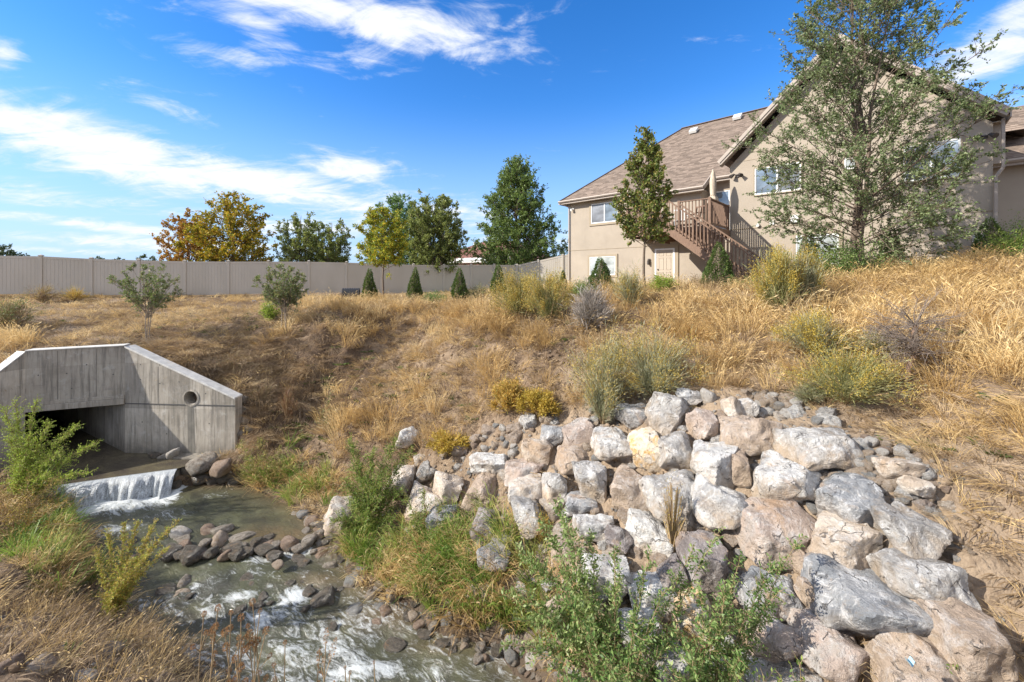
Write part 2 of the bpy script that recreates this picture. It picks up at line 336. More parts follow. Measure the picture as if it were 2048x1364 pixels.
def rock_mat(name, cols, vein=.5, tan=(.50, .385, .27), tan_amt=.8, veincol=(.74, .73, .72), patch=None, vs=3.0, zlo=-.22, zhi=.13):
    m, t, out = new_mat(name); co0 = obj_co(t); co, oi = rand_off(t, co0)
    n = t.noise(co, 1.9, 7, .62, .9); n2 = t.noise(co, 6, 8, .68, .5); f = t.noise(co, 30, 6, .7)
    c = t.ramp(t.math('ADD', t.math('MULTIPLY', n, .75), t.math('MULTIPLY', n2, .25)), [(.38 + .24 * i / (len(cols) - 1), q) for i, q in enumerate(cols)])
    wv = t.node('ShaderNodeVectorMath', {0: co, 1: t.node('ShaderNodeTexNoise', {'Vector': co, 'Scale': 2.2, 'Detail': 6.0}).outputs['Color']}, operation='ADD').outputs[0]
    v1 = t.node('ShaderNodeTexVoronoi', {'Vector': wv, 'Scale': vs}, feature='DISTANCE_TO_EDGE').outputs['Distance']
    veins = t.math('MULTIPLY', t.rng(v1, 0, .05, 1, 0), t.rng(n2, .42, .6))
    blotch = t.rng(t.noise(co, 3.1, 8, .7, 1.4), .53, .62)
    c = t.mix(t.math('MULTIPLY', t.math('MAXIMUM', veins, t.math('MULTIPLY', blotch, .9)), vein), c, veincol)
    if patch: c = t.mix(t.rng(t.noise(co, 2.0, 7, .7, .8), .5, .58, 0, .9), c, patch)
    c = t.mix(t.rng(t.noise(co, 1.35, 7, .7, 1.0), .56, .66, 0, .55), c, (.47, .30, .17))
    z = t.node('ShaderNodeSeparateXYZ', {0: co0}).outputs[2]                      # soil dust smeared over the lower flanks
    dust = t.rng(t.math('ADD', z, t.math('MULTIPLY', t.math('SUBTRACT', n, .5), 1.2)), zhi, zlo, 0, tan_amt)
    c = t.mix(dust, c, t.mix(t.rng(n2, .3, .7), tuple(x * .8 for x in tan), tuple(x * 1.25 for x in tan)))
    c = t.mix(t.rng(f, .56, .72, 0, .65), c, (.14, .12, .105))
    dirt = t.math('MULTIPLY', t.rng(t.noise(co, 4.3, 9, .74, .7), .52, .64), tan_amt * .7)
    c = t.mix(dirt, c, tuple(x * .82 for x in tan))
    ck = t.node('ShaderNodeTexVoronoi', {'Vector': wv, 'Scale': 2.1}, feature='DISTANCE_TO_EDGE').outputs['Distance']; crack = t.math('MULTIPLY', t.rng(ck, .0, .028, 1, 0), t.rng(n2, .5, .58))
    c = t.mix(t.math('MULTIPLY', crack, .75), c, (.09, .075, .065))
    principled(t, out, c, .9, t.math('SUBTRACT', t.math('ADD', t.math('MULTIPLY', n2, 2.0), t.math('MULTIPLY', f, .9)), t.math('MULTIPLY', crack, .8)), .9, .06, Specular_IOR_Level=.25); return m
ROCK = {
 'grey': rock_mat('blue_grey_marbled_stone', [(.20, .195, .19), (.42, .40, .38), (.60, .58, .545)], .9),
 'slate': rock_mat('slate_grey_stone', [(.15, .16, .175), (.29, .30, .315), (.42, .42, .425)], .8, tan_amt=.45),
 'white': rock_mat('white_quartz_stone', [(.30, .30, .31), (.60, .585, .56), (.78, .76, .72)], .9, tan=(.46, .35, .24)),
 'cream': rock_mat('cream_stone', [(.46, .37, .29), (.60, .51, .42), (.74, .68, .60)], .6, tan=(.48, .36, .25), tan_amt=.6),
 'tan': rock_mat('tan_stone', [(.33, .25, .19), (.46, .36, .28), (.56, .46, .38)], .4, tan_amt=.6),
 'pink': rock_mat('rust_pink_stone', [(.32, .25, .215), (.50, .40, .34), (.46, .425, .395)], .5, tan_amt=.4),
 'orange': rock_mat('orange_stained_stone', [(.60, .50, .40), (.74, .66, .54), (.60, .38, .16)], .55, patch=(.66, .38, .11), tan_amt=.35),
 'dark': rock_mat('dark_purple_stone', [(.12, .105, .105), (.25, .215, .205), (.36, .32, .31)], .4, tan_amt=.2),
}
COBM = {
 'tan': rock_mat('tan_cobble', [(.38, .29, .21), (.50, .40, .31), (.58, .50, .42)], .1, tan_amt=.4),
 'pale': rock_mat('pale_cobble', [(.50, .46, .41), (.62, .58, .53), (.70, .67, .63)], .2, tan_amt=.4),
 'grey': rock_mat('grey_cobble', [(.22, .22, .22), (.32, .32, .31), (.42, .41, .39)], .2, tan_amt=.4),
 'rust': rock_mat('rust_cobble', [(.24, .17, .13), (.37, .27, .205), (.46, .36, .285)], .1, tan_amt=.3),
 'wet': rock_mat('wet_dark_cobble', [(.075, .065, .053), (.15, .13, .105), (.25, .215, .175)], .15, tan_amt=.1),
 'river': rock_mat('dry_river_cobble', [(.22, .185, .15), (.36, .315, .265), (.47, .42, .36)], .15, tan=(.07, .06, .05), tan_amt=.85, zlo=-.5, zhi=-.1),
}
for k_ in ('wet',):
    for nd in COBM[k_].node_tree.nodes:
        if nd.type == 'BSDF_PRINCIPLED': nd.inputs['Roughness'].default_value = .28; nd.inputs['Specular IOR Level'].default_value = .6
# ------------------------------------------------------------------ terrain
def zw_of(y):                                     # water level of the lower stream
    y = np.asarray(y, float); s = np.clip((7.7 - y) / 2.7, 0, 1); s2 = np.clip((8.1 - y) / .45, 0, 1); return -5.17 - .10 * s2 * s2 * (3 - 2 * s2) - .20 * s
def water_at(px, py):
    v = (py - HY) / F; d = 8.0
    for _ in range(30): d = float(-zw_of(d) / v)
    return ((px - CX) / F * d, d)
right_edge = [water_at(*p) for p in [(470, 966), (540, 985), (590, 1020), (628, 1062), (690, 1120), (705, 1165), (780, 1205), (850, 1240), (930, 1275), (1010, 1315), (1060, 1364)]]
left_edge = [water_at(*p) for p in [(560, 1500), (490, 1410), (400, 1335), (330, 1275), (260, 1215), (200, 1155), (160, 1090), (140, 1035)]]
weir_bot = [(-10.16, 9.43), (-9.4, 9.75), (-8.3, 10.17)]
POOL = np.array([weir_bot[0], weir_bot[1], weir_bot[2], *right_edge, (1.0, 4.4), (2.3, 3.1), (4.5, 1.0), (7.5, -2.0), (5.8, -3.6), (2.7, -.6), (.4, 2.3), (-1.5, 3.6), *left_edge])
Lj = (-12.35, 10.4); Cj = (-10.48, 11.1); Ej = (-7.36, 10.9)
APRON = np.array([(-12.45, 10.5), (-10.53, 11.22), (-8.2, 11.1), (-7.9, 10.6), (-8.25, 10.17), (-9.4, 9.75), (-10.16, 9.43), (-12.2, 8.5), (-12.85, 8.9)])
cps = []
def P(*L):
    for (px, py, d) in L: cps.append(W(px, py, d))
P((0, 596, 19.1), (90, 595, 19.6), (182, 593, 20.4), (370, 591, 22), (540, 589, 23.8), (760, 586, 26), (940, 583, 27.6), (1031, 582, 28.6), (1121, 570, 28), (1140, 570, 26.8),
  (0, 650, 14), (0, 700, 12.4), (110, 690, 11.9), (220, 688, 11.9), (180, 610, 18.5), (250, 640, 15.5), (300, 684, 12.6), (570, 657, 13.6), (450, 688, 12.7), (450, 712, 12.45), (530, 708, 12.6), (530, 800, 12.1), (430, 790, 11.7), (610, 720, 12.7), (620, 790, 12.2), (620, 680, 12.9),
  (320, 715, 11.9), (400, 752, 11.6), (475, 800, 11.35), (520, 745, 12.1), (520, 850, 11.2), (490, 915, 10.8), (440, 935, 10.6), (600, 760, 12.2), (600, 900, 10.8), (700, 700, 13), (700, 800, 11.7), (700, 900, 10.4), (640, 990, 9.7),
  (640, 605, 19.5), (740, 605, 16.2), (900, 610, 15.4), (1000, 610, 14.2), (1150, 604, 13.2), (1300, 596, 12), (1400, 594, 11.2), (1500, 590, 10.5), (1600, 590, 10), (1750, 598, 9.2), (1900, 596, 8.7), (2040, 586, 8.3),
  (1850, 552, 11.6), (1700, 560, 12.5), (1960, 551, 11.2), (1140, 571, 25), (1330, 574, 22), (1450, 572, 18.5), (1550, 568, 15.5), (1440, 578, 13), (1210, 582, 14.2), (1000, 580, 24), (900, 590, 20), (1200, 577, 17),
  (800, 700, 13.3), (800, 800, 11.4), (800, 870, 10.2), (760, 950, 9.6), (900, 700, 12.1), (900, 800, 10.5), (1000, 700, 11.1), (1000, 800, 9.7), (1100, 700, 10.3), (1100, 800, 9.0),
  (1220, 700, 9.5), (1200, 800, 8.4), (1400, 650, 9.5), (1400, 750, 8.1), (1600, 650, 8.5), (1600, 750, 7.3), (1600, 830, 6.6), (1750, 700, 7.3), (1800, 850, 6.1), (1950, 650, 7.0), (1950, 800, 5.8),
  (0, 1000, 8.3), (50, 930, 9.4), (100, 1000, 8.9), (0, 1150, 6.1), (120, 1130, 7.0), (0, 1364, 3.9), (150, 1250, 5.7), (300, 1364, 4.5), (250, 1290, 5.6), (0, 1240, 5.0))
for px, py in [(900, 870), (980, 850), (1050, 870), (1120, 850), (1230, 820), (1330, 790), (1450, 800), (1600, 860), (1750, 900), (1850, 920), (950, 1000), (1100, 1000), (1250, 1000), (1400, 1000), (1550, 1000), (1700, 1000),
               (1850, 1050), (2000, 950), (2040, 1100), (1000, 1150), (1150, 1150), (1300, 1150), (1450, 1150), (1600, 1200), (1800, 1200), (1960, 1200), (1150, 1300), (1300, 1330), (1500, 1340), (1700, 1340), (1900, 1340), (2040, 1340), (850, 1100)]:
    u = (px - CX) / F; v = (py - HY) / F
    P((px, py, 7.85 / (.75 * (.719 * u + .695) + v)))
cps += [(12, 6, .15), (12, 10, .3), (9, 5, -.4), (20, 12, .4), (20, 3, .2), (8, 2, -1.9), (10, 0, -1.5), (14, -6, -1), (6, 2.5, -3.6), (9.5, -.5, -4),
        (0, 1.5, -3.7), (0, 0, -3.0), (0, -3, -2.6), (-3, 0, -3.2), (-3, 2.4, -3.9), (-6, 3, -4.0), (-5, 0, -3.4), (-8.5, 6, -4.3), (-11, 8, -4.2), (-13.5, 9, -2.9), (-15, 10.5, -2.1), (-16, 14, -1.5), (-12, 3, -4.0), (-18, 4, -3.6), (-16, 9, -3.2), (3, -4, -4.2), (0, -10, -2), (-12, -8, -3.2),
        (-40, 10, -1), (-40, 40, -1), (0, 50, -1.2), (40, 40, .2), (45, 10, .3), (-40, -30, -2), (40, -30, -1), (0, 80, -1.2), (80, 60, 0), (-80, 50, -1), (6, 26, -.5), (10, 24, -.4), (16, 20, -.2), (20, 30, -.2), (-10, 40, -1.1)]
for x, y in right_edge[1:]: cps.append((x, y, float(zw_of(y)) + .02))
for x, y in left_edge: cps.append((x, y, float(zw_of(y)) + .02))
for x, y in [(1.0, 4.4), (2.3, 3.1), (4.5, 1.0), (5.8, -3.6), (2.7, -.6), (.4, 2.3), (-1.5, 3.6)]: cps.append((x, y, -5.4))
cps = np.array(cps)
def tps(r2): return np.where(r2 > 1e-9, .5 * r2 * np.log(np.maximum(r2, 1e-9)), 0.0)
n_ = len(cps); A = np.zeros((n_ + 3, n_ + 3)); dd = ((cps[:, None, :2] - cps[None, :, :2]) ** 2).sum(-1)
A[:n_, :n_] = tps(dd) + np.eye(n_) * .06; A[:n_, n_] = 1; A[:n_, n_ + 1:] = cps[:, :2]; A[n_:, :n_] = A[:n_, n_:].T
sol = np.linalg.solve(A, np.concatenate([cps[:, 2], [0, 0, 0]]))
def rbf(x, y):
    out = np.zeros_like(x); 
    for i in range(n_): out += sol[i] * tps((x - cps[i, 0]) ** 2 + (y - cps[i, 1]) ** 2)
    return out + sol[n_] + sol[n_ + 1] * x + sol[n_ + 2] * y
def inside(poly, x, y):
    r = np.zeros(x.shape, bool); j = len(poly) - 1
    for i in range(len(poly)):
        xi, yi = poly[i]; xj, yj = poly[j]
        c = ((yi > y) != (yj > y)) & (x < (xj - xi) * (y - yi) / (yj - yi + 1e-12) + xi); r ^= c; j = i
    return r
def pdist(poly, x, y):
    d = np.full(x.shape, 1e9)
    for i in range(len(poly)):
        ax, ay = poly[i]; bx, by = poly[(i + 1) % len(poly)]; L2 = (bx - ax) ** 2 + (by - ay) ** 2
        t = np.clip(((x - ax) * (bx - ax) + (y - ay) * (by - ay)) / L2, 0, 1)
        d = np.minimum(d, np.hypot(x - ax - t * (bx - ax), y - ay - t * (by - ay)))
    return d
rs = np.random.RandomState(3)
_perm = rs.rand(256, 256)
def vnoise(x, y, s):
    x = x * s + 1000; y = y * s + 1000; xi = np.floor(x).astype(int); yi = np.floor(y).astype(int); fx = x - xi; fy = y - yi
    fx = fx * fx * (3 - 2 * fx); fy = fy * fy * (3 - 2 * fy); g = lambda a, b: _perm[a % 256, b % 256]
    return (g(xi, yi) * (1 - fx) + g(xi + 1, yi) * fx) * (1 - fy) + (g(xi, yi + 1) * (1 - fx) + g(xi + 1, yi + 1) * fx) * fy - .5
def axis(a, b, st, lo, hi, g=1.13):
    m = list(np.arange(a, b + 1e-6, st)); s = st
    while m[-1] < hi: s *= g; m.append(m[-1] + s)
    s = st
    while m[0] > lo: s *= g; m.insert(0, m[0] - s)
    return np.array(m)
AX = axis(-14, 11, .085, -400, 450); AY = axis(1.0, 17, .085, -60, 700)
GX, GY = np.meshgrid(AX, AY)
rad = np.hypot(GX, GY - 10); GZ = rbf(GX, GY); bl = np.clip((rad - 50) / 40, 0, 1); bl = bl * bl * (3 - 2 * bl)
GZ = GZ * (1 - bl) + bl * np.clip(GX * .01 - .9, -1.1, 0.2)
# relief: tussocks, ruts and soil slips
steep = np.hypot(*np.gradient(GZ, AY, AX)); near = np.clip(1 - (rad - 14) / 20, .15, 1)
rough = (vnoise(GX, GY, .9) * .22 + vnoise(GX, GY, 2.3) * .16 + vnoise(GX + 7, GY, 5.5) * .10 + vnoise(GX, GY + 9, 11) * .05 + (.06 - np.abs(vnoise(GX - GY * .3, GY, 3.4)) * .45) * np.clip(steep, 0, 1)) * near
lawnm = np.clip((GY - 15) / 3, 0, 1)
GZ = GZ + rough * (.35 + .65 * np.clip(steep * 1.6, 0, 1)) * (1 - .7 * lawnm)
dP = pdist(POOL, GX, GY); inP = inside(POOL, GX, GY); zw = zw_of(GY)
GZ = np.where(inP, zw - .3 * np.clip(dP, 0, .8) ** .8 + rough * .2 * np.clip(dP * 3, 0, 1), np.maximum(GZ * np.clip(dP / .5, 0, 1) + (zw + .4 * dP) * (1 - np.clip(dP / .5, 0, 1)), zw + .3 * np.clip(dP, 0, .3)))
inA = inside(APRON, GX, GY); GZ = np.where(inA, -4.95 + rough * .1, GZ)
# keep the soil below the tops of the concrete walls
def seg_side(ax, ay, bx, by, x, y): return ((bx - ax) * (y - ay) - (by - ay) * (x - ax)) / math.hypot(bx - ax, by - ay), ((bx - ax) * (x - ax) + (by - ay) * (y - ay)) / ((bx - ax) ** 2 + (by - ay) ** 2)
for (a, b, za, zb) in ((Lj, Cj, -1.87, -1.85), (Cj, Ej, -1.85, -3.19), ((-12.78, 8.7), Lj, -3.45, -1.87)):
    s_, t_ = seg_side(*a, *b, GX, GY)
    capz = za + (zb - za) * np.clip(t_, 0, 1) - .10
    m_ = (t_ > -.05) & (t_ < 1.03) & (s_ > 0.05) & (s_ < .75) & ~inA
    GZ = np.where(m_, np.minimum(GZ, capz + np.clip(s_ - .3, 0, 1) * .6), GZ)
s_, t_ = seg_side(*Cj, *Ej, GX, GY); m_ = (t_ > -.05) & (t_ < 1.0) & (s_ > -.9) & (s_ < .05); GZ = np.where(m_, np.minimum(GZ, -4.80 + .5 * np.clip(t_ - .86, 0, 1) * 2), GZ)
def H(x, y):
    scal = np.isscalar(x); x = np.atleast_1d(np.asarray(x, float)); y = np.atleast_1d(np.asarray(y, float))
    i = np.clip(np.searchsorted(AX, x) - 1, 0, len(AX) - 2); j = np.clip(np.searchsorted(AY, y) - 1, 0, len(AY) - 2)
    fx = np.clip((x - AX[i]) / (AX[i + 1] - AX[i]), 0, 1); fy = np.clip((y - AY[j]) / (AY[j + 1] - AY[j]), 0, 1)
    z = (GZ[j, i] * (1 - fx) + GZ[j, i + 1] * fx) * (1 - fy) + (GZ[j + 1, i] * (1 - fx) + GZ[j + 1, i + 1] * fx) * fy
    return float(z[0]) if scal else z
def hit(px, py, dmin=2.0, dmax=40.0):
    """first ground point seen at a photo position"""
    u = (px - CX) / F; v = (HY - py) / F; d = np.arange(dmin, dmax, .04); z = H(u * d, d); k = np.nonzero(v * d <= z)[0]
    d0 = d[k[0]] if len(k) else dmax
    return Vector((u * d0, d0, v * d0))
def on_ground(px, d): x = (px - CX) / F * d; return Vector((x, d, H(x, d)))

nx, ny = len(AX), len(AY); V = np.stack([GX.ravel(), GY.ravel(), GZ.ravel()], 1)
idx = np.arange(nx * ny).reshape(ny, nx); FQ = np.stack([idx[:-1, :-1], idx[:-1, 1:], idx[1:, 1:], idx[1:, :-1]], -1).reshape(-1, 4)
zc = V[FQ, 2]; c_ = V[FQ].mean(1); s_, t_ = seg_side(*Lj, *Cj, c_[:, 0], c_[:, 1])
kill = (np.ptp(zc, axis=1) > .5) & (t_ > -.08) & (t_ < 1.02) & (np.abs(s_) < .5) & (zc.min(1) < -3.3)
FQ = FQ[~kill]
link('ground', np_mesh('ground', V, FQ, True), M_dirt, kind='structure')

# ------------------------------------------------------------------ water
def water_mat(name, deep=(.05, .052, .040), foam_scale=1.0):
    m, t, out = new_mat(name); co = world_co(t); fa = t.node('ShaderNodeAttribute', attribute_name='foam').outputs['Fac']
    ml = t.scale(co, (1, 1, 1), (0, 0, .47)); st = t.scale(ml, (1.0, 2.4, 1))
    n = t.noise(st, 2.6 * foam_scale, 9, .68, 1.6); n2 = t.noise(st, 9, 8, .74, 1.2); n3 = t.noise(ml, 2.0, 5, .6, .5)
    fm = t.math('ADD', t.math('MULTIPLY', n, .62), t.math('MULTIPLY', n2, .38))
    foam = t.rng(t.math('ADD', fm, t.math('MULTIPLY', t.math('SUBTRACT', fa, .5), .44)), .50, .70, 0, 1, True)
    base = t.mix(t.rng(n3, .35, .65), deep, (deep[0] * 1.6 + .02, deep[1] * 1.6 + .02, deep[2] * 1.3 + .01))
    sh_ = t.node('ShaderNodeAttribute', attribute_name='shallow').outputs['Fac']
    base = t.mix(t.math('MULTIPLY', sh_, t.rng(n, .3, .7, .4, 1)), base, (.17, .115, .06))
    c = t.mix(t.math('MULTIPLY', foam, .9), base, (.62, .65, .66)); h = t.math('ADD', t.math('MULTIPLY', n, 1.0), t.math('MULTIPLY', n2, .5))
    principled(t, out, c, t.rng(foam, 0, 1, .09, .7), h, .55, .08, Specular_IOR_Level=.6, IOR=1.33); return m
M_water = water_mat('murky_stream_water')
wx = np.arange(-11.5, 8, .09); wy = np.arange(-4, 10.6, .09); WX, WY = np.meshgrid(wx, wy)
dW = pdist(POOL, WX, WY); iW = inside(POOL, WX, WY); keep = iW | (dW < .25)
foam = np.zeros_like(WX)
def blob(px, py, rx, ry, s, ang=0.0):
    x0, y0 = water_at(px, py); k = y0 / F; dx = WX - x0; dy = WY - y0; ry = ry * k * (y0 / 5.2); rx = rx * k
    c, s2 = math.cos(ang), math.sin(ang); a = (dx * c + dy * s2) / rx; b = (-dx * s2 + dy * c) / ry
    return s * np.exp(-(a * a + b * b))
s_, t_ = seg_side(-10.16, 9.43, -8.3, 10.17, WX, WY)
foam = np.maximum(foam, 1.25 * np.exp(-(np.clip(-s_ - .1, 0, 9) / .95) ** 2) * ((t_ > -.5) & (t_ < 1.1)))
for b_ in [(230, 1010, 110, 30, 1.0), (300, 1000, 80, 16, .9), (230, 1060, 80, 26, .72), (330, 1030, 90, 22, .62), (430, 990, 80, 14, .55), (560, 1090, 60, 14, .6), (600, 1100, 40, 16, .85), (520, 1120, 60, 14, .7),
           (430, 1130, 90, 16, .45), (390, 1170, 30, 12, .7), (480, 1195, 60, 14, .9), (590, 1190, 40, 30, .95), (530, 1240, 90, 40, .72), (420, 1220, 50, 25, .7), (640, 1250, 80, 40, .6), (600, 1300, 110, 40, .72),
           (720, 1345, 130, 26, .95), (500, 1330, 70, 30, .7), (870, 1350, 60, 20, .75), (760, 1290, 80, 20, .5), (720, 1180, 40, 8, .5), (650, 1140, 40, 12, .45)]:
    foam = np.maximum(foam, blob(*b_))
foam = np.maximum(foam, .30 + .26 * np.clip((7.7 - WY) / 1.2, 0, 1) * (WY > 3) + .22 * vnoise(WX * 1.2, WY * 2.2, 1.1))
shallow = np.maximum.reduce([blob(560, 1070, 90, 22, 1), blob(800, 1230, 120, 28, .9), blob(640, 1160, 60, 14, .8), blob(900, 1290, 80, 18, .9), np.exp(-dW / .25) * .8])
chop = vnoise(WX * .8 - WY * .4, WY * 1.5 + WX * .6, 2.6) * .10 + vnoise(WX * .8, WY * 1.6, 7) * .05
WZ = zw_of(WY) + chop * (.25 + foam) + .05 * np.clip(foam - .5, 0, 1)
ii = np.arange(WX.size).reshape(WX.shape); q = np.stack([ii[:-1, :-1], ii[:-1, 1:], ii[1:, 1:], ii[1:, :-1]], -1).reshape(-1, 4)
kq = (keep[:-1, :-1] & keep[1:, 1:] & keep[:-1, 1:] & keep[1:, :-1]).ravel(); q = q[kq]
used, inv = np.unique(q, return_inverse=True); q = inv.reshape(q.shape)
VW = np.stack([WX.ravel(), WY.ravel(), WZ.ravel()], 1)[used]
link('stream_water', np_mesh('stream_water', VW, q, True, [('foam', 'POINT', foam.ravel()[used]), ('shallow', 'POINT', shallow.ravel()[used])]), M_water, kind='structure')
# calm water on the apron, running out of the tunnel
ax_dir = Vector((-.87, .49, 0)); mb = MB()
m_ap = water_mat('calm_brown_water', (.075, .062, .05), 1.6)
ap = [(-12.75, 8.75), (-10.16, 9.43), (-9.4, 9.75), (-8.3, 10.17), (-7.7, 10.95), (-10.5, 11.12), (-10.5 - 8 * .87, 11.12 + 8 * .49), (-12.4 - 8 * .87, 10.4 + 8 * .49), (-12.4, 10.42)]
me = bpy.data.meshes.new('apron_water'); me.from_pydata([(x, y, -4.74) for x, y in ap], [], [tuple(range(len(ap)))])
for nm in ('foam', 'shallow'): me.attributes.new(nm, 'FLOAT', 'POINT')
me.attributes['foam'].data.foreach_set('value', [.12] * len(ap))
link('apron_water', me, m_ap, kind='structure')
# the fall over the weir
def fall_mat():
    m, t, out = new_mat('falling_water'); co = t.n.new('ShaderNodeTexCoord').outputs['UV']
    n = t.noise(t.scale(co, (1, .10, 1)), 42, 6, .7, .3); n2 = t.noise(t.scale(co, (1, .6, 1)), 46, 4, .7)
    vv = t.node('ShaderNodeSeparateXYZ', {0: co}).outputs[1]
    f = t.rng(t.math('ADD', t.math('MULTIPLY', n, .6), t.math('MULTIPLY', n2, .45)), .42, .62, 0, 1)
    f = t.math('MAXIMUM', f, t.rng(vv, .55, .0, 0, .8)); f = t.math('MULTIPLY', f, t.rng(vv, 0, .06, .3, 1))
    c = t.mix(f, (.12, .13, .14), (.62, .66, .70)); principled(t, out, c, .35, n, .8, .04); return m
wl = [(-10.55, 9.27), (-10.16, 9.43), (-9.4, 9.75), (-8.75, 10.0), (-8.3, 10.17)]
pts = []; nseg = 60
for i in range(nseg + 1):
    t = i / nseg * (len(wl) - 1); k = min(int(t), len(wl) - 2); f = t - k
    pts.append((wl[k][0] * (1 - f) + wl[k + 1][0] * f, wl[k][1] * (1 - f) + wl[k + 1][1] * f))
V_ = []; U_ = []; nr = 10
for i, (x, y) in enumerate(pts):
    w_ = R.uniform(-.012, .012)
    for j in range(nr + 1):
        s = j / nr; out_ = (.42 + .10 * math.sin(i * .37) + .05 * math.sin(i * 1.3)) * s ** .75 + w_ * s; z = -4.735 - .46 * s ** 1.7
        V_.append((x + .37 * out_, y - .93 * out_, z)); U_.append((i / nseg * 2.2, s))
Fq = [(i * (nr + 1) + j, (i + 1) * (nr + 1) + j, (i + 1) * (nr + 1) + j + 1, i * (nr + 1) + j + 1) for i in range(nseg) for j in range(nr)]
me = np_mesh('waterfall', V_, Fq, True); uv = me.uv_layers.new(name='UVMap')
lv = np.zeros(len(me.loops), np.int32); me.loops.foreach_get('vertex_index', lv); uv.data.foreach_set('uv', np.array(U_, np.float32)[lv].ravel())
wf = link('waterfall', me, fall_mat(), kind='structure')
mb = MB()
for (a, b) in zip(wl[:-1], wl[1:]): mb.prism([(a[0], a[1] + .02, -4.79), (b[0], b[1] + .02, -4.79), (b[0], b[1] + .02, -5.6), (a[0], a[1] + .02, -5.6)], (-.08, .3, 0))
link('weir_sill', mb.mesh('weir_sill'), M_conc, label='low concrete sill carrying the small waterfall below the culvert', cat='weir')

# ------------------------------------------------------------------ culvert
cul = empty('concrete_culvert', (-10.48, 11.1, -4.75), label='grey concrete box culvert headwall with sloping wing walls on the stream', cat='culvert')
OFF = (-10.48, 11.1, -4.75)
def cpart(name, mb, mat, **k): return link(name, mb.mesh(name, OFF, **{a: b for a, b in k.items() if a in ('bevel', 'smooth')}), mat, cul, **{a: b for a, b in k.items() if a not in ('bevel', 'smooth')})
hd = (Vector((*Cj, 0)) - Vector((*Lj, 0))).normalized(); hn = Vector((-hd.y, hd.x, 0))    # behind
Lv = Vector((*Lj, 0)); Cv = Vector((*Cj, 0)); Ev = Vector((*Ej, 0))
def zz(v, z): return (v.x, v.y, z)
mb = MB(); mb.prism([zz(Lv, -3.17), zz(Cv, -3.17), zz(Cv, -1.85), zz(Lv, -1.87)], hn * .28); cpart('headwall', mb, M_conc)
mb = MB(); o = hn * -.05; mb.prism([zz(Lv + o, -3.42), zz(Cv + o, -3.42), zz(Cv + o, -3.265), zz(Lv + o, -3.265)], hn * .38); cpart('lintel_beam', mb, M_conc, bevel=.008)
mb = MB(); o = hn * -.025; mb.prism([zz(Lv + o, -3.262), zz(Cv + o, -3.262), zz(Cv + o, -3.172), zz(Lv + o, -3.172)], hn * .3); cpart('lintel_ledge', mb, M_conc, bevel=.006)
# right wing wall with a round drain hole
wd = (Ev - Cv).normalized(); wn = Vector((-wd.y, wd.x, 0)); WLn = (Ev - Cv).length
hs_, hz_ = None, None
u_ = (382 - CX) / F; tt = (u_ * Cv.y - Cv.x) / (wd.x - u_ * wd.y); hc = Cv + wd * tt; hz_ = -(796 - HY) / F * hc.y; hr = .205
def wing_face(outline, hole):
    bm = bmesh.new(); ed = []
    for ring in ([outline, hole] if hole else [outline]):
        vs = [bm.verts.new((s, 0, z)) for s, z in ring]; ed += [bm.edges.new((vs[i], vs[(i + 1) % len(vs)])) for i in range(len(vs))]
    bmesh.ops.triangle_fill(bm, use_beauty=True, use_dissolve=False, edges=ed)
    r = bmesh.ops.extrude_face_region(bm, geom=bm.faces[:]); vs = [g for g in r['geom'] if isinstance(g, bmesh.types.BMVert)]
    bmesh.ops.translate(bm, verts=vs, vec=(0, .26, 0)); bmesh.ops.recalc_face_normals(bm, faces=bm.faces)
    M = Matrix(((wd.x, wn.x, 0, Cv.x - OFF[0]), (wd.y, wn.y, 0, Cv.y - OFF[1]), (0, 0, 1, -OFF[2]), (0, 0, 0, 1))); bmesh.ops.transform(bm, matrix=M, verts=bm.verts[:]); return bm_mesh('wing_wall', bm)
ring = [(tt + hr * 1.1 * math.cos(a), hz_ + hr * 1.1 * math.sin(a)) for a in [2 * math.pi * i / 28 for i in range(28)]]
link('wing_wall', wing_face([(0.003, -5.3), (WLn, -5.3), (WLn, -3.22), (0.003, -1.89)], ring), M_conc, cul)
mb = MB(); mb.prism([zz(Cv - wn * .025, -1.90), zz(Ev - wn * .025, -3.235), zz(Ev - wn * .025, -3.19), zz(Cv - wn * .025, -1.855)], wn * .31); cpart('wing_coping', mb, M_conc_top, bevel=.006)
mb = MB(); mb.prism([zz(Lv - hn * .02, -1.875), zz(Cv - hn * .02, -1.855), zz(Cv - hn * .02, -1.825), zz(Lv - hn * .02, -1.845)], hn * .31); cpart('headwall_coping', mb, M_conc_top, bevel=.006)
hcw = Vector((hc.x, hc.y, hz_)); mb = MB()
n = 28; a0 = wd; b0 = Vector((0, 0, 1))
for (r, dpt) in ((hr * 1.14, -.012), (hr * .92, -.02), (hr * .82, .03), (hr * .8, 1.6), (0.001, 1.6)):
    for i in range(n): t = 2 * math.pi * i / n; mb.v.append(tuple(hcw + (a0 * math.cos(t) + b0 * math.sin(t)) * r + wn * dpt))
for j in range(4): mb.f += [(j * n + i, j * n + (i + 1) % n, (j + 1) * n + (i + 1) % n, (j + 1) * n + i) for i in range(n)]
cpart('drain_pipe', mb, M_conc, smooth=False)
mb = MB(); o = -wn * .012; s0 = Cv + o; mb.prism([zz(s0, -3.42), zz(Ev + o, -3.42), zz(Ev + o, -3.395), zz(s0, -3.395)], wn * .01); cpart('construction_joint', mb, M_hole)
mb = MB(); mb.prism([zz(hc + wd * -.09 - wn * .004, -4.8), zz(hc + wd * .12 - wn * .004, -4.8), zz(hc + wd * .07 - wn * .004, hz_ - .22), zz(hc + wd * -.10 - wn * .004, hz_ - .22)], wn * .003); 
M_stain = simple_mat('water_stain', (.20, .185, .16), .7, .25, 4, .2); cpart('drain_stain', mb, M_stain)
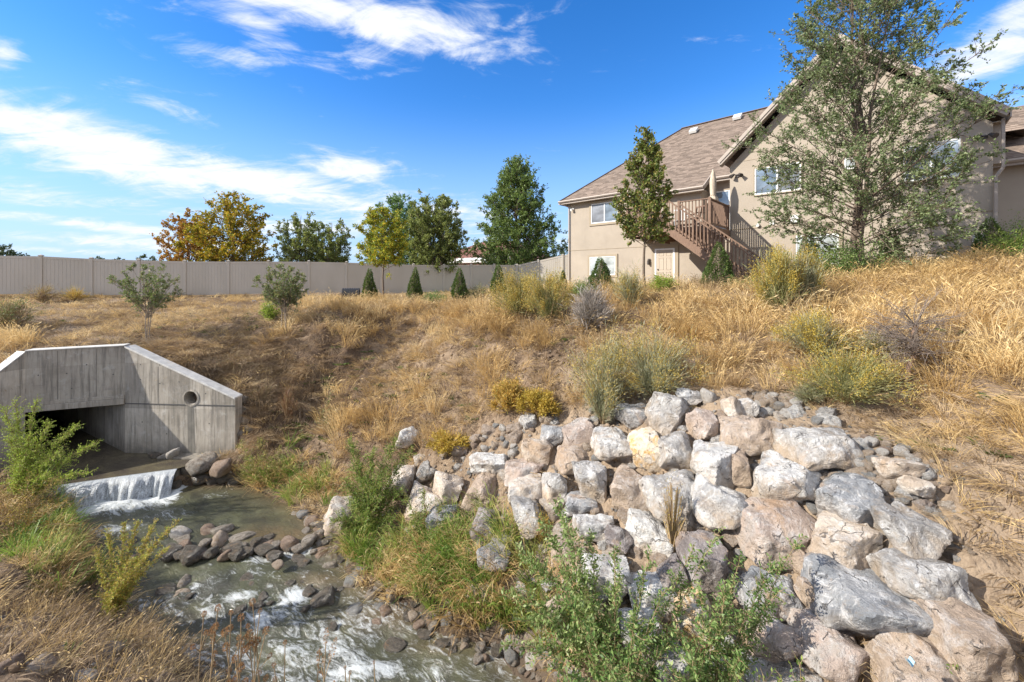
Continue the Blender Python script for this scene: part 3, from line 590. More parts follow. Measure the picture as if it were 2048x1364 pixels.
mb = MB(); mb.prism([zz(Cv - wn * .30 + wd * 1.2, -4.9), zz(Ev - wn * .30 - wd * .3, -4.9), zz(Ev - wn * .002 - wd * .3, -4.9), zz(Cv - wn * .002 + wd * 1.2, -4.9)], (0, 0, .2)); cpart('footing', mb, M_conc, bevel=.01)
# formwork seams and tie holes
for (base_, dr, nm_, zs) in ((Lv, hd, -hn, [(.62, -3.15, -1.9), (1.4, -3.15, -1.9)]),):
    for (s, z0, z1) in zs:
        p = base_ + dr * s + nm_ * .004; mb = MB(); mb.bar(zz(p, z0), zz(p, z1), .006, .008); cpart('form_seam', mb, M_stain)
for s, z0, z1 in [(.95, -3.39, -2.4), (1.9, -4.7, -3.43)]:
    p = Cv + wd * s - wn * .003; mb = MB(); mb.bar(zz(p, z0), zz(p, z1), .005, .006); cpart('form_seam', mb, M_stain)
for s_, z_ in ((.45, -2.35), (.45, -2.75), (1.0, -2.35), (1.0, -2.85), (1.55, -2.8), (2.3, -3.1), (.5, -3.9), (1.2, -4.2), (2.4, -3.9)):
    p = Cv + wd * s_; mb = MB(); mb.cyl(zz(p - wn * .004, z_), zz(p + wn * .001, z_), .016, n=8); cpart('tie_hole', mb, M_hole)
for s_, z_ in ((.25, -2.5), (.8, -2.5), (1.2, -2.3), (1.75, -2.6), (.9, -2.9)):
    p = Lv + hd * s_; mb = MB(); mb.cyl(zz(p - hn * .004, z_), zz(p + hn * .001, z_), .016, n=8); cpart('tie_hole', mb, M_hole)
# tunnel
for nm, a, lift in (('tunnel_side_wall', Cv + hd * .004, 0), ('tunnel_side_wall', Lv - hd * .004, 1)):
    b = a + ax_dir * 8; sd_ = hd * (.25 if lift == 0 else -.25)
    mb = MB(); mb.prism([zz(a, -5.3), zz(b, -5.3), zz(b, -3.43), zz(a, -3.43)], sd_); cpart(nm, mb, M_conc)
mb = MB(); mb.prism([zz(Lv + hn * .02, -3.425), zz(Cv + hn * .02, -3.425), zz(Cv + ax_dir * 8, -3.425), zz(Lv + ax_dir * 8, -3.425)], (0, 0, .25)); cpart('tunnel_roof', mb, M_conc)
mb = MB(); mb.prism([zz(Lv + ax_dir * 8, -5.3), zz(Cv + ax_dir * 8, -5.3), zz(Cv + ax_dir * 8, -3.2), zz(Lv + ax_dir * 8, -3.2)], ax_dir * .1); cpart('tunnel_back', mb, M_hole)
# left wing
L2 = Vector((-12.78, 8.7, 0)); ld = (L2 - Lv).normalized(); ln = Vector((ld.y, -ld.x, 0))
if ln.x > 0: ln = -ln
mb = MB(); mb.prism([zz(Lv, -5.3), zz(L2, -5.3), zz(L2, -3.47), zz(Lv, -1.9)], ln * .28); link('wing_wall', mb.mesh('wing_wall', OFF), M_conc, cul)
mb = MB(); mb.prism([zz(Lv - ln * .02, -1.905), zz(L2 - ln * .02, -3.475), zz(L2 - ln * .02, -3.44), zz(Lv - ln * .02, -1.87)], ln * .32); link('wing_coping', mb.mesh('wing_coping', OFF, bevel=.006), M_conc_top, cul)

# ------------------------------------------------------------------ vinyl fences
def fence(name, label, P0, P1, posts, zt, hgt, stepz=None):
    P0 = Vector(P0); P1 = Vector(P1); dr = (P1 - P0).normalized(); rz = math.atan2(dr.y, dr.x)
    root = empty(name, (P0.x, P0.y, zt - hgt), rz, label=label, cat='fence')
    sl = lambda s: (stepz(s) if stepz else 0.0)
    pm = MB().box(-.065, .065, -.065, .065, -.25, hgt + .03).mesh('post', bevel=.006)
    cm = MB(); cm.v = [(-.08, -.08, 0), (.08, -.08, 0), (.08, .08, 0), (-.08, .08, 0), (-.08, -.08, .03), (.08, -.08, .03), (.08, .08, .03), (-.08, .08, .03), (0, 0, .075)]
    cm.f = [(0, 1, 5, 4), (1, 2, 6, 5), (2, 3, 7, 6), (3, 0, 4, 7), (4, 5, 8), (5, 6, 8), (6, 7, 8), (7, 4, 8)]; cme = cm.mesh('post_cap')
    for s in posts:
        p = link('post', pm, M_vinyl, root, (s, 0, sl(s))); link('post_cap', cme, M_vinyl, p, (0, 0, hgt + .03))
    for s0, s1 in zip(posts[:-1], posts[1:]):
        z0, z1 = sl(s0), sl(s1); L = s1 - s0
        for nm, zc, hh in (('top_rail', hgt - .045, .11), ('bottom_rail', .12, .12)):
            link(nm, MB().bar((s0 + .062, 0, zc + z0), (s1 - .062, 0, zc + z1), .05, hh).mesh(nm), M_vinyl, root)
        nb = max(4, round(L / .15)); w = (L - .13) / nb; mb = MB()
        for i in range(nb):
            a = s0 + .065 + i * w; f = (a - s0) / L; zz_ = z0 + (z1 - z0) * f
            mb.box(a + .004, a + w - .004, -.014, .014, .18 + zz_, hgt - .10 + zz_)
            mb.box(a - .004, a + .004, -.006, .006, .18 + zz_, hgt - .10 + zz_)
        link('board_panel', mb.mesh('board_panel'), M_vinyl, root, kind='stuff')
    return root
def fence_s(px):
    u = (px - CX) / F; y = 28.7 / (1 - .40 * u); return Vector((u * y, y, 0))
pxs = [82, 183, 277.5, 369.7, 456.7, 537, 617.6, 692.7, 762.6, 827, 887.7, 942, 988, 1031]
A0 = fence_s(82); dirf = (fence_s(1031) - A0).normalized(); ss = [(fence_s(p) - A0).length for p in pxs]
ss = [ss[0] - 3.9, ss[0] - 1.95] + ss; start = A0 + dirf * ss[0]; ss = [s - ss[0] for s in ss]
def mzt(s): return .045 * math.sin(s * .5) - .004 * s + (.05 if s < 4.5 else 0)
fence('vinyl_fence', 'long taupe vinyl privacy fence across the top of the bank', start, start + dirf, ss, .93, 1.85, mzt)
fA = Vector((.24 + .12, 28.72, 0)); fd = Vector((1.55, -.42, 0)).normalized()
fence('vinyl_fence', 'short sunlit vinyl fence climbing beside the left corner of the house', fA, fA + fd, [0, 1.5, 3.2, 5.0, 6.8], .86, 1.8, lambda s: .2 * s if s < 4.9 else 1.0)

# ------------------------------------------------------------------ house
AL = -math.atan2(.683, .7305); HO = (-1.5, 19.1, -.6)                       # local x along the facade, local y away from the camera
def hw(a, y, z): c, s = math.cos(AL), math.sin(AL); return Vector((a * c - y * s, a * s + y * c, z))
house = empty('stucco_house', hw(*HO), AL, label='two storey tan stucco house with brown shingle roof and big gable', cat='house')
def hp(name, mb, mat, parent=None, off=HO, **k):
    bev = k.pop('bevel', 0)
    return link(name, mb.mesh(name, off, bevel=bev), mat, parent or house, **k)
# walls
ZB = -1.2
wall_g = MB(); gy = 19.1
wall_g.prism([(-5.15, gy, ZB), (2.17, gy, ZB), (2.17, gy, 4.72), (-1.49, gy, 8.35), (-5.15, gy, 4.72)], (0, .25, 0)); hp('gable_wall', wall_g, M_stucco)
hp('side_wall', MB().box(-5.147, -4.9, gy + .25, 22.297, ZB, 4.8), M_stucco)
hp('side_wall', MB().box(1.92, 2.167, gy + .25, 27, ZB, 4.8), M_stucco)
hp('wall', MB().box(-15.63, -5.15, 22.3, 22.55, ZB, 4.93), M_stucco)
hp('side_wall', MB().box(-15.63, -15.4, 22.55, 31, ZB, 4.93), M_stucco)
hp('bay_wall', MB().box(-10.5, -7.03, 21.3, 22.297, 2.05, 4.42), M_stucco)
hp('wall', MB().box(2.17, 12, 21.9, 22.1, ZB, 3.95), M_stucco)
hp('corner_return', MB().box(2.172, 2.42, 19.35, 19.9, 3.5, 4.72), M_soffit)
def band(a0, a1, y, z, h=.03, d=.018): hp('stucco_band', MB().box(a0, a1, y - d, y - .001, z, z + h), M_trim)
band(-5.15, 2.17, gy, 2.02); band(-15.63, -5.16, 22.3, 1.75); band(-4.9, 1.9, gy, 4.85, .02, .01)
# roofs as stepped shingle courses
def courses(bl_, br_, tr_, tl_, row=.145, lift=.014):
    bl_, br_, tr_, tl_ = map(Vector, (bl_, br_, tr_, tl_)); L = max((tl_ - bl_).length, (tr_ - br_).length); 
    up_h = ((tl_ + tr_) / 2 - (bl_ + br_) / 2); n = max(1, round(up_h.length / row)); nrm = (br_ - bl_).cross(up_h).normalized()
    if nrm.z < 0: nrm = -nrm
    e = (br_ - bl_).normalized(); V, Fc, U = [], [], []
    for i in range(n):
        for t, l in ((i / n, lift), ((i + 1) / n, .001)):
            p = bl_.lerp(tl_, t) + nrm * l; q = br_.lerp(tr_, t) + nrm * l
            V += [p, q]; U += [((p - bl_).dot(e), t * n * row), ((q - bl_).dot(e), t * n * row)]
        b = 4 * i; Fc.append((b, b + 1, b + 3, b + 2))
        p0 = bl_.lerp(tl_, i / n); q0 = br_.lerp(tr_, i / n); V_b = len(V)
    for i in range(n):
        b = len(V); t = i / n; p = bl_.lerp(tl_, t); q = br_.lerp(tr_, t)
        V += [p - nrm * .003, q - nrm * .003, q + nrm * lift, p + nrm * lift]; y_ = t * n * row
        U += [((p - bl_).dot(e), y_ - .01), ((q - bl_).dot(e), y_ - .01), ((q - bl_).dot(e), y_), ((p - bl_).dot(e), y_)]; Fc.append((b, b + 1, b + 2, b + 3))
    return [tuple(v) for v in V], Fc, U
def roof(name, planes, off=HO, parent=None, mat=None, **k):
    V, Fc, U = [], [], []
    for p in planes:
        v, f, u = courses(*p); b = len(V); V += v; U += u; Fc += [tuple(b + i for i in q) for q in f]
    V = np.array(V) - np.array(off); me = np_mesh(name, V, Fc); uv = me.uv_layers.new(name='UVMap'); lv = np.zeros(len(me.loops), np.int32)
    me.loops.foreach_get('vertex_index', lv); uv.data.foreach_set('uv', np.array(U, np.float32)[lv].ravel()); return link(name, me, mat or M_roof, parent or house, **k)
sl = .84; ze = 5.0; ea, eb = -16.19, 21.84; w1 = 5.84; rz_ = ze + sl * w1; rE = -2.5
roof('main_roof', [((ea, eb, ze), (rE + w1, eb, ze), (rE, eb + w1, rz_), (ea + w1, eb + w1, rz_)),
                   ((ea, eb + 2 * w1, ze), (ea, eb, ze), (ea + w1, eb + w1, rz_), (ea + w1, eb + w1 + .01, rz_)),
                   ((rE + w1, eb + 2 * w1, ze), (ea, eb + 2 * w1, ze), (ea + w1, eb + w1, rz_), (rE, eb + w1, rz_)),
                   ((rE + w1, eb, ze), (rE + w1, eb + 2 * w1, ze), (rE, eb + w1 + .01, rz_), (rE, eb + w1, rz_))])
gr, gz = (-1.5, 18.7), 8.72; gl, gR = -5.46, 2.45; gez = 4.93; back = eb + (gz - ze) / sl
roof('gable_roof', [((gl, 27, gez), (gl, 18.66, gez), (gr[0], 18.66, gz), (gr[0], 27, gz)), ((gR, 18.66, gez), (gR, 28, gez), (gr[0], 28, gz), (gr[0], 18.66, gz))])
roof('side_roof', [((2.0, 21.45, 3.95), (12.5, 21.45, 3.95), (8, 26.0, 6.9), (2.0, 26.0, 6.9)), ], )
bump_z = ze - (21.84 - 20.85) * .55
roof('bay_roof', [((-10.8, 20.85, 4.45), (-6.78, 20.85, 4.45), (-6.78, 22.4, 5.47), (-10.8, 22.4, 5.47))])
# fascias, rakes, gutters, soffits
for (p, q) in (((gl, 18.68, gez - .10), (gr[0], 18.68, gz - .10)), ((gr[0], 18.68, gz - .10), (gR, 18.68, gez - .10))):
    hp('rake_board', MB().bar(p, q, .05, .22), M_fascia)
    p2 = (p[0], 18.64, p[2] + .03); q2 = (q[0], 18.64, q[2] + .03); hp('rake_trim', MB().bar(p2, q2, .04, .10), M_fascia)
    nrm = .0
    a, b = Vector(p), Vector(q); dn = Vector((0, 0, -.09))
    hp('soffit', MB().prism([a + dn + Vector((0, .03, 0)), b + dn + Vector((0, .03, 0)), b + dn + Vector((0, .42, 0)), a + dn + Vector((0, .42, 0))], (0, 0, .02)), M_soffit)
def gutter(a0, a1, y, z): 
    hp('gutter', MB().prism([(a0, y, z + .06), (a0, y - .10, z + .06), (a0, y - .12, z), (a0, y - .07, z - .06), (a0, y, z - .06)], (a1 - a0, 0, 0)), M_fascia)
gutter(ea, -5.5, eb, ze - .06); hp('fascia', MB().box(ea, -5.5, eb + .003, eb + .03, ze - .22, ze - .01), M_fascia); hp('soffit', MB().box(ea + .02, -5.2, eb + .03, 22.3, ze - .2, ze - .17), M_soffit)
gutter(-10.8, -6.78, 20.85, 4.40); hp('fascia', MB().box(-10.8, -6.78, 20.853, 20.88, 4.24, 4.43), M_fascia)
hp('bay_rake', MB().bar((-6.78, 20.83, 4.36), (-6.78, 22.4, 5.38), .05, .2), M_fascia); hp('soffit', MB().box(-10.75, -6.8, 20.88, 21.3, 4.25, 4.28), M_soffit)
gutter(2.3, 12.4, 21.43, 3.9); hp('fascia', MB().box(2.3, 12.4, 21.433, 21.46, 3.75, 3.94), M_fascia)
hp('fascia', MB().box(ea - .03, ea, eb, eb + 2 * w1, ze - .22, ze - .01), M_fascia)
hp('fascia', MB().box(gR, gR + .03, 18.66, 24, gez - .24, gez - .02), M_fascia); hp('soffit', MB().box(2.17, gR, 19.1, 24, gez - .22, gez - .2), M_soffit)
hp('downspout', MB().bar((-15.66, 22.24, 4.75), (-15.66, 22.24, -.6), .08, .07), M_fascia); hp('downspout', MB().bar((-16.1, 21.8, 4.86), (-15.67, 22.22, 4.62), .07, .07), M_fascia)
hp('downspout', MB().bar((2.36, 19.0, 4.75), (2.36, 19.0, 3.3), .08, .07), M_fascia); hp('downspout', MB().bar((2.36, 19.0, 3.3), (2.22, 19.04, 3.05), .08, .07), M_fascia); hp('downspout', MB().bar((2.22, 19.04, 3.05), (2.22, 19.04, -.3), .08, .07), M_fascia)
for a, wv in ((-9.3, 4.9), (-6.9, 5.3), (-4.9, 5.45)):
    z = ze + sl * wv; hp('roof_vent', MB().prism([(a - .22, eb + wv - .18, z - .05), (a + .22, eb + wv - .18, z - .05), (a + .22, eb + wv + .2, z + .26), (a - .22, eb + wv + .2, z + .26)], (0, -.08, .13)), M_greybox)
hp('ridge_cap', MB().bar((ea + w1 - .05, eb + w1, rz_ + .02), (rE, eb + w1, rz_ + .02), .26, .035), M_roof); hp('ridge_cap', MB().bar((ea, eb, ze + .01), (ea + w1, eb + w1, rz_ + .02), .24, .035), M_roof)
# windows and doors
def window(a0, a1, z0, z1, y, panes=2, mats=None, trim=.14):
    mats = mats or [M_glass] * panes; cx = ((a0 + a1) / 2, y, z0)
    w = link('window', MB().box(a0 - .003, a1 + .003, y - .008, y - .001, z0, z1).mesh('window', cx), M_metal_d, house, (cx[0] - HO[0], cx[1] - HO[1], cx[2] - HO[2]))
    f = MB(); t = .05
    f.box(a0, a1, y - .05, y - .009, z0, z0 + t); f.box(a0, a1, y - .05, y - .009, z1 - t, z1); f.box(a0, a0 + t, y - .048, y - .009, z0 + t, z1 - t); f.box(a1 - t, a1, y - .048, y - .009, z0 + t, z1 - t)
    for i in range(1, panes):
        m_ = a0 + (a1 - a0) * i / panes; f.box(m_ - .03, m_ + .03, y - .046, y - .009, z0 + t, z1 - t)
    link('frame', f.mesh('frame', cx), M_white, w)
    for i in range(panes):
        p0 = a0 + (a1 - a0) * i / panes + .03; p1 = a0 + (a1 - a0) * (i + 1) / panes - .03
        link('pane', MB().box(p0, p1, y - .022, y - .012, z0 + .03, z1 - .03).mesh('pane', cx), mats[i], w)
    g = MB(); g.box(a0 - trim, a1 + trim, y - .06, y - .002, z0 - trim, z0 - .002); g.box(a0 - trim, a1 + trim, y - .06, y - .002, z1 + .002, z1 + trim); g.box(a0 - trim, a0 - .002, y - .06, y - .002, z0, z1); g.box(a1 + .002, a1 + trim, y - .06, y - .002, z0, z1)
    link('trim', g.mesh('trim', cx), M_trim, w)
window(-13.99, -12.1, 3.38, 4.6, 22.3, 2, [M_screen, M_glass]); window(-14.1, -12.3, .15, 1.29, 22.3, 1, [M_blind])
window(-4.21, -2.64, 3.37, 4.45, gy, 2, [M_glass, M_screen], .04); window(.2, 1.5, 3.2, 4.4, gy, 2, [M_screen, M_blind], .04); window(-2.81, -1.5, .5, 1.62, gy, 2, [M_blind, M_blind], .10)
window(-1.35, -.75, 3.9, 4.3, gy, 1, [M_blind], .03)
window(-6.7, -5.35, 2.05, 4.35, 22.3, 2, None, .05)
window(4.2, 5.6, 2.2, 3.3, 21.9, 2, None, .05)
dx0, dx1, dz0, dz1 = -9.77, -8.80, -.52, 1.52; cx = (-9.3, 22.3, dz0)
dr_ = link('door', MB().box(dx0 + .02, dx1 - .02, 22.255, 22.297, dz0, dz1).mesh('door', cx), M_doorp, house, tuple(cx[i] - HO[i] for i in range(3)))
for (x0, x1, z0, z1) in ((.14, .42, 1.72, 1.92), (.55, .83, 1.72, 1.92), (.14, .42, .95, 1.62), (.55, .83, .95, 1.62), (.14, .42, .2, .82), (.55, .83, .2, .82)):
    g = MB(); a, b, c, d = dx0 + x0, dx0 + x1, dz0 + z0, dz0 + z1
    for bx in ((a, b, c, c + .025), (a, b, d - .025, d), (a, a + .025, c, d), (b - .025, b, c, d)): g.box(bx[0], bx[1], 22.24, 22.2545, bx[2], bx[3])
    link('panel_moulding', g.mesh('panel_moulding', cx), M_doorp, dr_)
link('handle', MB().box(dx0 + .08, dx0 + .13, 22.2, 22.25, dz0 + .93, dz0 + 1.0).mesh('handle', cx), M_metal_d, dr_)
g = MB(); g.box(dx0 - .07, dx0 + .017, 22.23, 22.298, dz0, dz1 + .08); g.box(dx1 - .017, dx1 + .07, 22.23, 22.298, dz0, dz1 + .08); g.box(dx0 + .018, dx1 - .018, 22.23, 22.298, dz1 + .002, dz1 + .08); link('frame', g.mesh('frame', cx), M_white, dr_)
g = MB(); g.box(dx0 - .26, dx0 - .072, 22.24, 22.298, dz0, dz1 + .26); g.box(dx1 + .072, dx1 + .26, 22.24, 22.298, dz0, dz1 + .26); g.box(dx0 - .071, dx1 + .071, 22.24, 22.298, dz1 + .082, dz1 + .26); link('trim', g.mesh('trim', cx), M_trim, dr_)
# wall fittings
lf = MB(); lf.box(-10.25, -10.13, 22.2, 22.298, 1.0, 1.06); lf.lathe((-10.19, 22.18, .72), [(.05, 0), (.075, .05), (.075, .22), (.03, .28)]); hp('wall_lantern', lf, M_metal_d)
for (a, z) in ((-4.86, 4.28), (2.0, 4.3)):
    f = MB(); f.cyl((a, gy - .002, z), (a, gy - .05, z), .07)
    for s in (-1, 1):
        f.cyl((a, gy - .05, z), (a + s * .10, gy - .12, z + .06), .018); f.cyl((a + s * .10, gy - .10, z + .06), (a + s * .2, gy - .22, z - .05), .04, .085, 12)
    hp('floodlight', f, M_metal_d)
f = MB(); f.cyl((-15.35, 22.298, 4.45), (-15.35, 22.22, 4.45), .07); f.cyl((-15.35, 22.24, 4.45), (-15.42, 22.1, 4.38), .05, .09, 12); hp('floodlight', f, M_white)
hp('vent_cover', MB().box(-3.68, -3.53, gy - .04, gy - .002, 2.12, 2.27), M_white); hp('meter_panel', MB().box(-2.98, -2.72, gy - .07, gy - .002, 2.1, 2.42), M_white, bevel=.008)
hp('meter_cover', MB().box(-2.94, -2.86, gy - .085, gy - .071, 2.2, 2.36), M_greybox)
hp('dryer_vent', MB().cyl((-4.1, gy - .002, 2.16), (-4.1, gy - .12, 2.12), .07), M_white)
hp('utility_box', MB().box(1.75, 2.0, gy - .12, gy - .002, .95, 1.3), M_greybox, bevel=.01)

# deck with stairs
DO = (-5.05, 16.6, -.6)
deck = empty('wooden_deck', hw(*DO), AL, label='raised redwood deck and straight stairs on the back of the house', cat='deck')
def dp(name, mb, mat=None, parent=None, **k): return link(name, mb.mesh(name, DO, bevel=k.pop('bevel', 0)), mat or M_wood, parent or deck, **k)
da0, da1, dy0, dy1 = -8.6, -5.16, 16.6, 21.28; zf = 2.0
y = dy0
while y < dy1 - .05: dp('deck_board', MB().box(da0, da1, y, y + .135, zf - .035, zf)); y += .143
dp('rim_board', MB().box(da0, da1, dy0 - .04, dy0 - .002, zf - .25, zf)); dp('rim_board', MB().box(da1 + .002, da1 + .04, dy0 - .04, 19.05, zf - .25, zf)); dp('rim_board', MB().box(da0 - .04, da0 - .002, dy0, dy1, zf - .25, zf))
for yy in (17.6, 18.8, 20.0): dp('joist_beam', MB().box(da0, da1, yy, yy + .05, zf - .25, zf - .04))
for (a, yy) in ((-5.4, 18.6),): dp('support_post', MB().box(a, a + .14, yy, yy + .14, -.9, zf - .25))
rt = 3.03
bal = MB().box(-.019, .019, -.019, .019, 0, .98).mesh('baluster')
def rail(p, q, skip0=False):
    p = Vector(p); q = Vector(q); L = (q - p).length
    dp('top_rail', MB().bar((p.x, p.y, rt), (q.x, q.y, rt), .09, .04)); dp('bottom_rail', MB().bar((p.x, p.y, zf + .09), (q.x, q.y, zf + .09), .04, .08))
    n = int(L / .125)
    for i in range(1, n):
        c = p.lerp(q, i / n); link('baluster', bal, M_wood, deck, (c.x - DO[0], c.y - DO[1], zf + .04 - DO[2]))
rail((da1 - .03, dy0 + .03, 0), (-6.35, dy0 + .03, 0)); rail((-7.3, dy0 + .03, 0), (da0, dy0 + .03, 0)); rail((da1 - .03, dy0 + .03, 0), (da1 - .03, 19.03, 0)); rail((da0 + .02, dy0, 0), (da0 + .02, dy1, 0))
for (a, yy) in ((da1 - .03, dy0 + .03), (da1 - .03, 18.98), (-6.35, dy0 + .03), (-7.3, dy0 + .03), (da0, dy0 + .03)): dp('rail_post', MB().box(a - .05, a + .05, yy - .05, yy + .05, zf - .25, rt + .05))
# flight: falls towards +a in front of the deck
s0, s1, zt0, zb0 = -6.35, -3.3, 2.0, -.45; ns = 13
dp('landing', MB().box(-7.3, s0, 15.5, dy0 - .045, zf - .04, zf)); dp('landing_rim', MB().box(-7.3, s0, 15.46, 15.498, zf - .25, zf))
for i in range(ns):
    a = s0 + (s1 - s0) * i / ns; z = zt0 + (zb0 - zt0) * (i + 1) / ns
    dp('step', MB().box(a, a + (s1 - s0) / ns + .02, 15.54, 16.5, z - .035, z))
for yy in (15.5, 16.52): 
    dp('stringer', MB().bar((s0 - .05, yy, zt0 - .13), (s1 + .1, yy, zb0 - .15), .04, .28))
    for (zo, w_, h_) in ((.98, .09, .045), (.14, .04, .07)): dp('stair_rail', MB().bar((s0 - .35 if yy < 16 else s0, yy, zt0 + zo + (.24 if yy < 16 else 0)), (s1 + .15, yy, zb0 + zo - .1), w_, h_))
    nb = 24
    for i in range(nb):
        f = (i + .5) / nb; link('baluster', bal, M_wood, deck, (s0 + (s1 - s0) * f - DO[0], yy - .03 - DO[1], zt0 + (zb0 - zt0) * f + .02 - DO[2]))
    dp('rail_post', MB().box(s1 + .08, s1 + .18, yy - .05, yy + .05, -.9, zb0 + .95))
mb = MB().bar((-7.3, 15.5, rt + .02), (s0 - .3, 15.5, rt + .02), .09, .045); dp('top_rail', mb)
for i in range(8): link('baluster', bal, M_wood, deck, (-7.25 + i * .125 - DO[0], 15.49 - DO[1], zf + .04 - DO[2]))
# patio umbrella, furled
M_canvas = simple_mat('beige_canvas', (.50, .42, .33), .9, .25, 5, .6); M_alu = simple_mat('pale_metal', (.6, .6, .58), .4)
ub = hw(-5.55, 18.2, 2.0); um = empty('patio_umbrella', ub, label='furled beige patio umbrella standing on the deck corner', cat='umbrella')
link('pole', MB().cyl((0, 0, 0), (0, 0, 2.5), .022).mesh('pole'), M_alu, um); link('base', MB().lathe((0, 0, 0), [(.001, .1), (.2, .08), (.24, .02), (.24, 0)]).mesh('base'), M_metal_d, um)
g = MB(); n = 16
for (r, z) in ((.02, 2.5), (.06, 2.35), (.11, 2.0), (.10, 1.6), (.08, 1.42), (.16, 1.3), (.19, 1.12), (.12, .98)):
    for i in range(n): t = 2 * math.pi * i / n; rr = r * (1 + .28 * (-1) ** i); g.v.append((rr * math.cos(t), rr * math.sin(t), z + (.05 if i % 3 == 0 and z < 1.2 else 0)))
for j in range(7): g.f += [(j * n + i, j * n + (i + 1) % n, (j + 1) * n + (i + 1) % n, (j + 1) * n + i) for i in range(n)]
link('folded_canopy', g.mesh('folded_canopy', smooth=True), M_canvas, um); link('strap', MB().lathe((0, 0, 1.42), [(.10, 0), (.105, .03), (.10, .06)]).mesh('strap'), M_canvas, um)
def chair(label, loc, rz, mat):
    c = empty('deck_chair', loc, rz, label=label, cat='chair')
    link('seat', MB().box(-.24, .24, -.22, .22, .42, .45).mesh('seat'), mat, c)
    g = MB()
    for x in (-.18, -.06, .06, .18): g.bar((x, .22, .46), (x * 1.05, .30, .92), .05, .015)
    g.bar((-.24, .31, .94), (.24, .31, .94), .03, .06); link('backrest', g.mesh('backrest'), mat, c)
    for x, yy in ((-.22, -.2), (.22, -.2), (-.22, .2), (.22, .2)): link('leg', MB().box(x - .02, x + .02, yy - .02, yy + .02, 0, .42).mesh('leg'), mat, c)
    for x in (-.26, .26): link('armrest', MB().box(x - .03, x + .03, -.2, .26, .62, .65).mesh('armrest'), mat, c)
chair('white deck chair behind the balusters near the head of the stairs', hw(-6.75, 17.8, 2.0), AL + .4, M_white)
chair('brown wooden deck chair behind the balusters near the umbrella', hw(-6.05, 17.5, 2.0), AL - .5, M_wood)

# neighbour's house beyond the fence
nb_ = Vector(W(955, 520, 42)); nbo = (0, 0, 0)
far = empty('neighbour_house', (nb_.x, nb_.y, -1), -.5, label='distant house with red brown roof seen between the trees above the fence', cat='house')
M_brick_far = simple_mat('far_brick_wall', (.26, .14, .11), .9, .2, 3); M_far_white = simple_mat('far_white_paint', (.75, .75, .73), .6)
link('wall', MB().box(-5, 5, 0, 8, -1, 3.1).mesh('wall'), M_brick_far, far)
roof('roof', [((-5.4, -.4, 3.0), (5.4, -.4, 3.0), (2.0, 4, 5.0), (-2.0, 4, 5.0)), ((5.4, 8.4, 3.0), (-5.4, 8.4, 3.0), (-2, 4, 5.0), (2, 4, 5.0)), ((-5.4, 8.4, 3), (-5.4, -.4, 3), (-2, 4, 5), (-2, 4.01, 5)), ((5.4, -.4, 3), (5.4, 8.4, 3), (2, 4.01, 5), (2, 4, 5))], (0, 0, 0), far, M_roof_far)
link('fascia', MB().box(-5.4, 5.4, -.46, -.41, 2.75, 3.0).mesh('fascia'), M_far_white, far); link('pergola', MB().box(-2.2, 2.2, -2.2, -.5, 2.45, 2.6).box(-2.1, -2.0, -2.1, -2.0, -1, 2.45).box(2.0, 2.1, -2.1, -2.0, -1, 2.45).mesh('pergola'), M_far_white, far)
link('roof_vent', MB().box(-.9, -.6, 1.7, 2.0, 3.9, 4.35).mesh('roof_vent'), M_far_white, far)
link('chimney', MB().cyl((-2.6, 3.4, 3.8), (-2.6, 3.4, 5.0), .15).mesh('chimney'), M_alu, far)
# ------------------------------------------------------------------ plant makers
def nrm(a): return a / np.maximum(np.linalg.norm(a, axis=-1, keepdims=True), 1e-9)
def quads(name, Pn, D, S, wr, rng, droop=.12, smooth=False, jit=True):
    n = len(Pn); Pn = np.asarray(Pn, float); D = nrm(np.asarray(D, float)); S = np.asarray(S, float).reshape(-1, 1)
    wr = np.asarray(wr, float).reshape(-1, 1) if not np.isscalar(wr) else wr
    B = nrm(np.cross(D, rng.normal(size=(n, 3)))); N = np.cross(B, D)
    v = np.stack([Pn, Pn + D * S * .45 + B * S * wr * .5, Pn + D * S - N * S * droop, Pn + D * S * .45 - B * S * wr * .5], 1).reshape(-1, 3)
    f = np.arange(4 * n).reshape(n, 4); return np_mesh(name, v, f, smooth, [('rnd', 'FACE', rng.rand(n))])
def tubes(name, polys, nsd=4):
    """polys: list of (pts (k,3), r0, r1)"""
    groups = {}
    for p, r0, r1 in polys: groups.setdefault(len(p), []).append((p, r0, r1))
    Vs, Fs, b = [], [], 0
    for k, L in groups.items():
        Pt = np.array([x[0] for x in L], float); r0 = np.array([x[1] for x in L]); r1 = np.array([x[2] for x in L]); m = len(L)
        d = nrm(Pt[:, -1] - Pt[:, 0]); a = nrm(np.cross(d, np.where(np.abs(d[:, 2:]) > .9, [[1., 0, 0]], [[0, 0, 1.]]))); c = np.cross(d, a)
        tt = np.linspace(0, 1, k)[None, :]; rr = r0[:, None] * (1 - tt) + r1[:, None] * tt; th = np.arange(nsd) * 2 * np.pi / nsd
        v = Pt[:, :, None, :] + rr[:, :, None, None] * (a[:, None, None, :] * np.cos(th)[None, None, :, None] + c[:, None, None, :] * np.sin(th)[None, None, :, None])
        Vs.append(v.reshape(-1, 3)); base = b + np.arange(m)[:, None, None] * k * nsd + np.arange(k - 1)[None, :, None] * nsd; i = np.arange(nsd)[None, None, :]; j = (i + 1) % nsd
        Fs.append(np.stack([base + i, base + j, base + nsd + j, base + nsd + i], -1).reshape(-1, 4)); b += m * k * nsd
    return np_mesh(name, np.concatenate(Vs), np.concatenate(Fs), True)
def bez(p0, p1, p2, k): t = np.linspace(0, 1, k)[:, None]; return p0 * (1 - t) ** 2 + 2 * p1 * t * (1 - t) + p2 * t * t

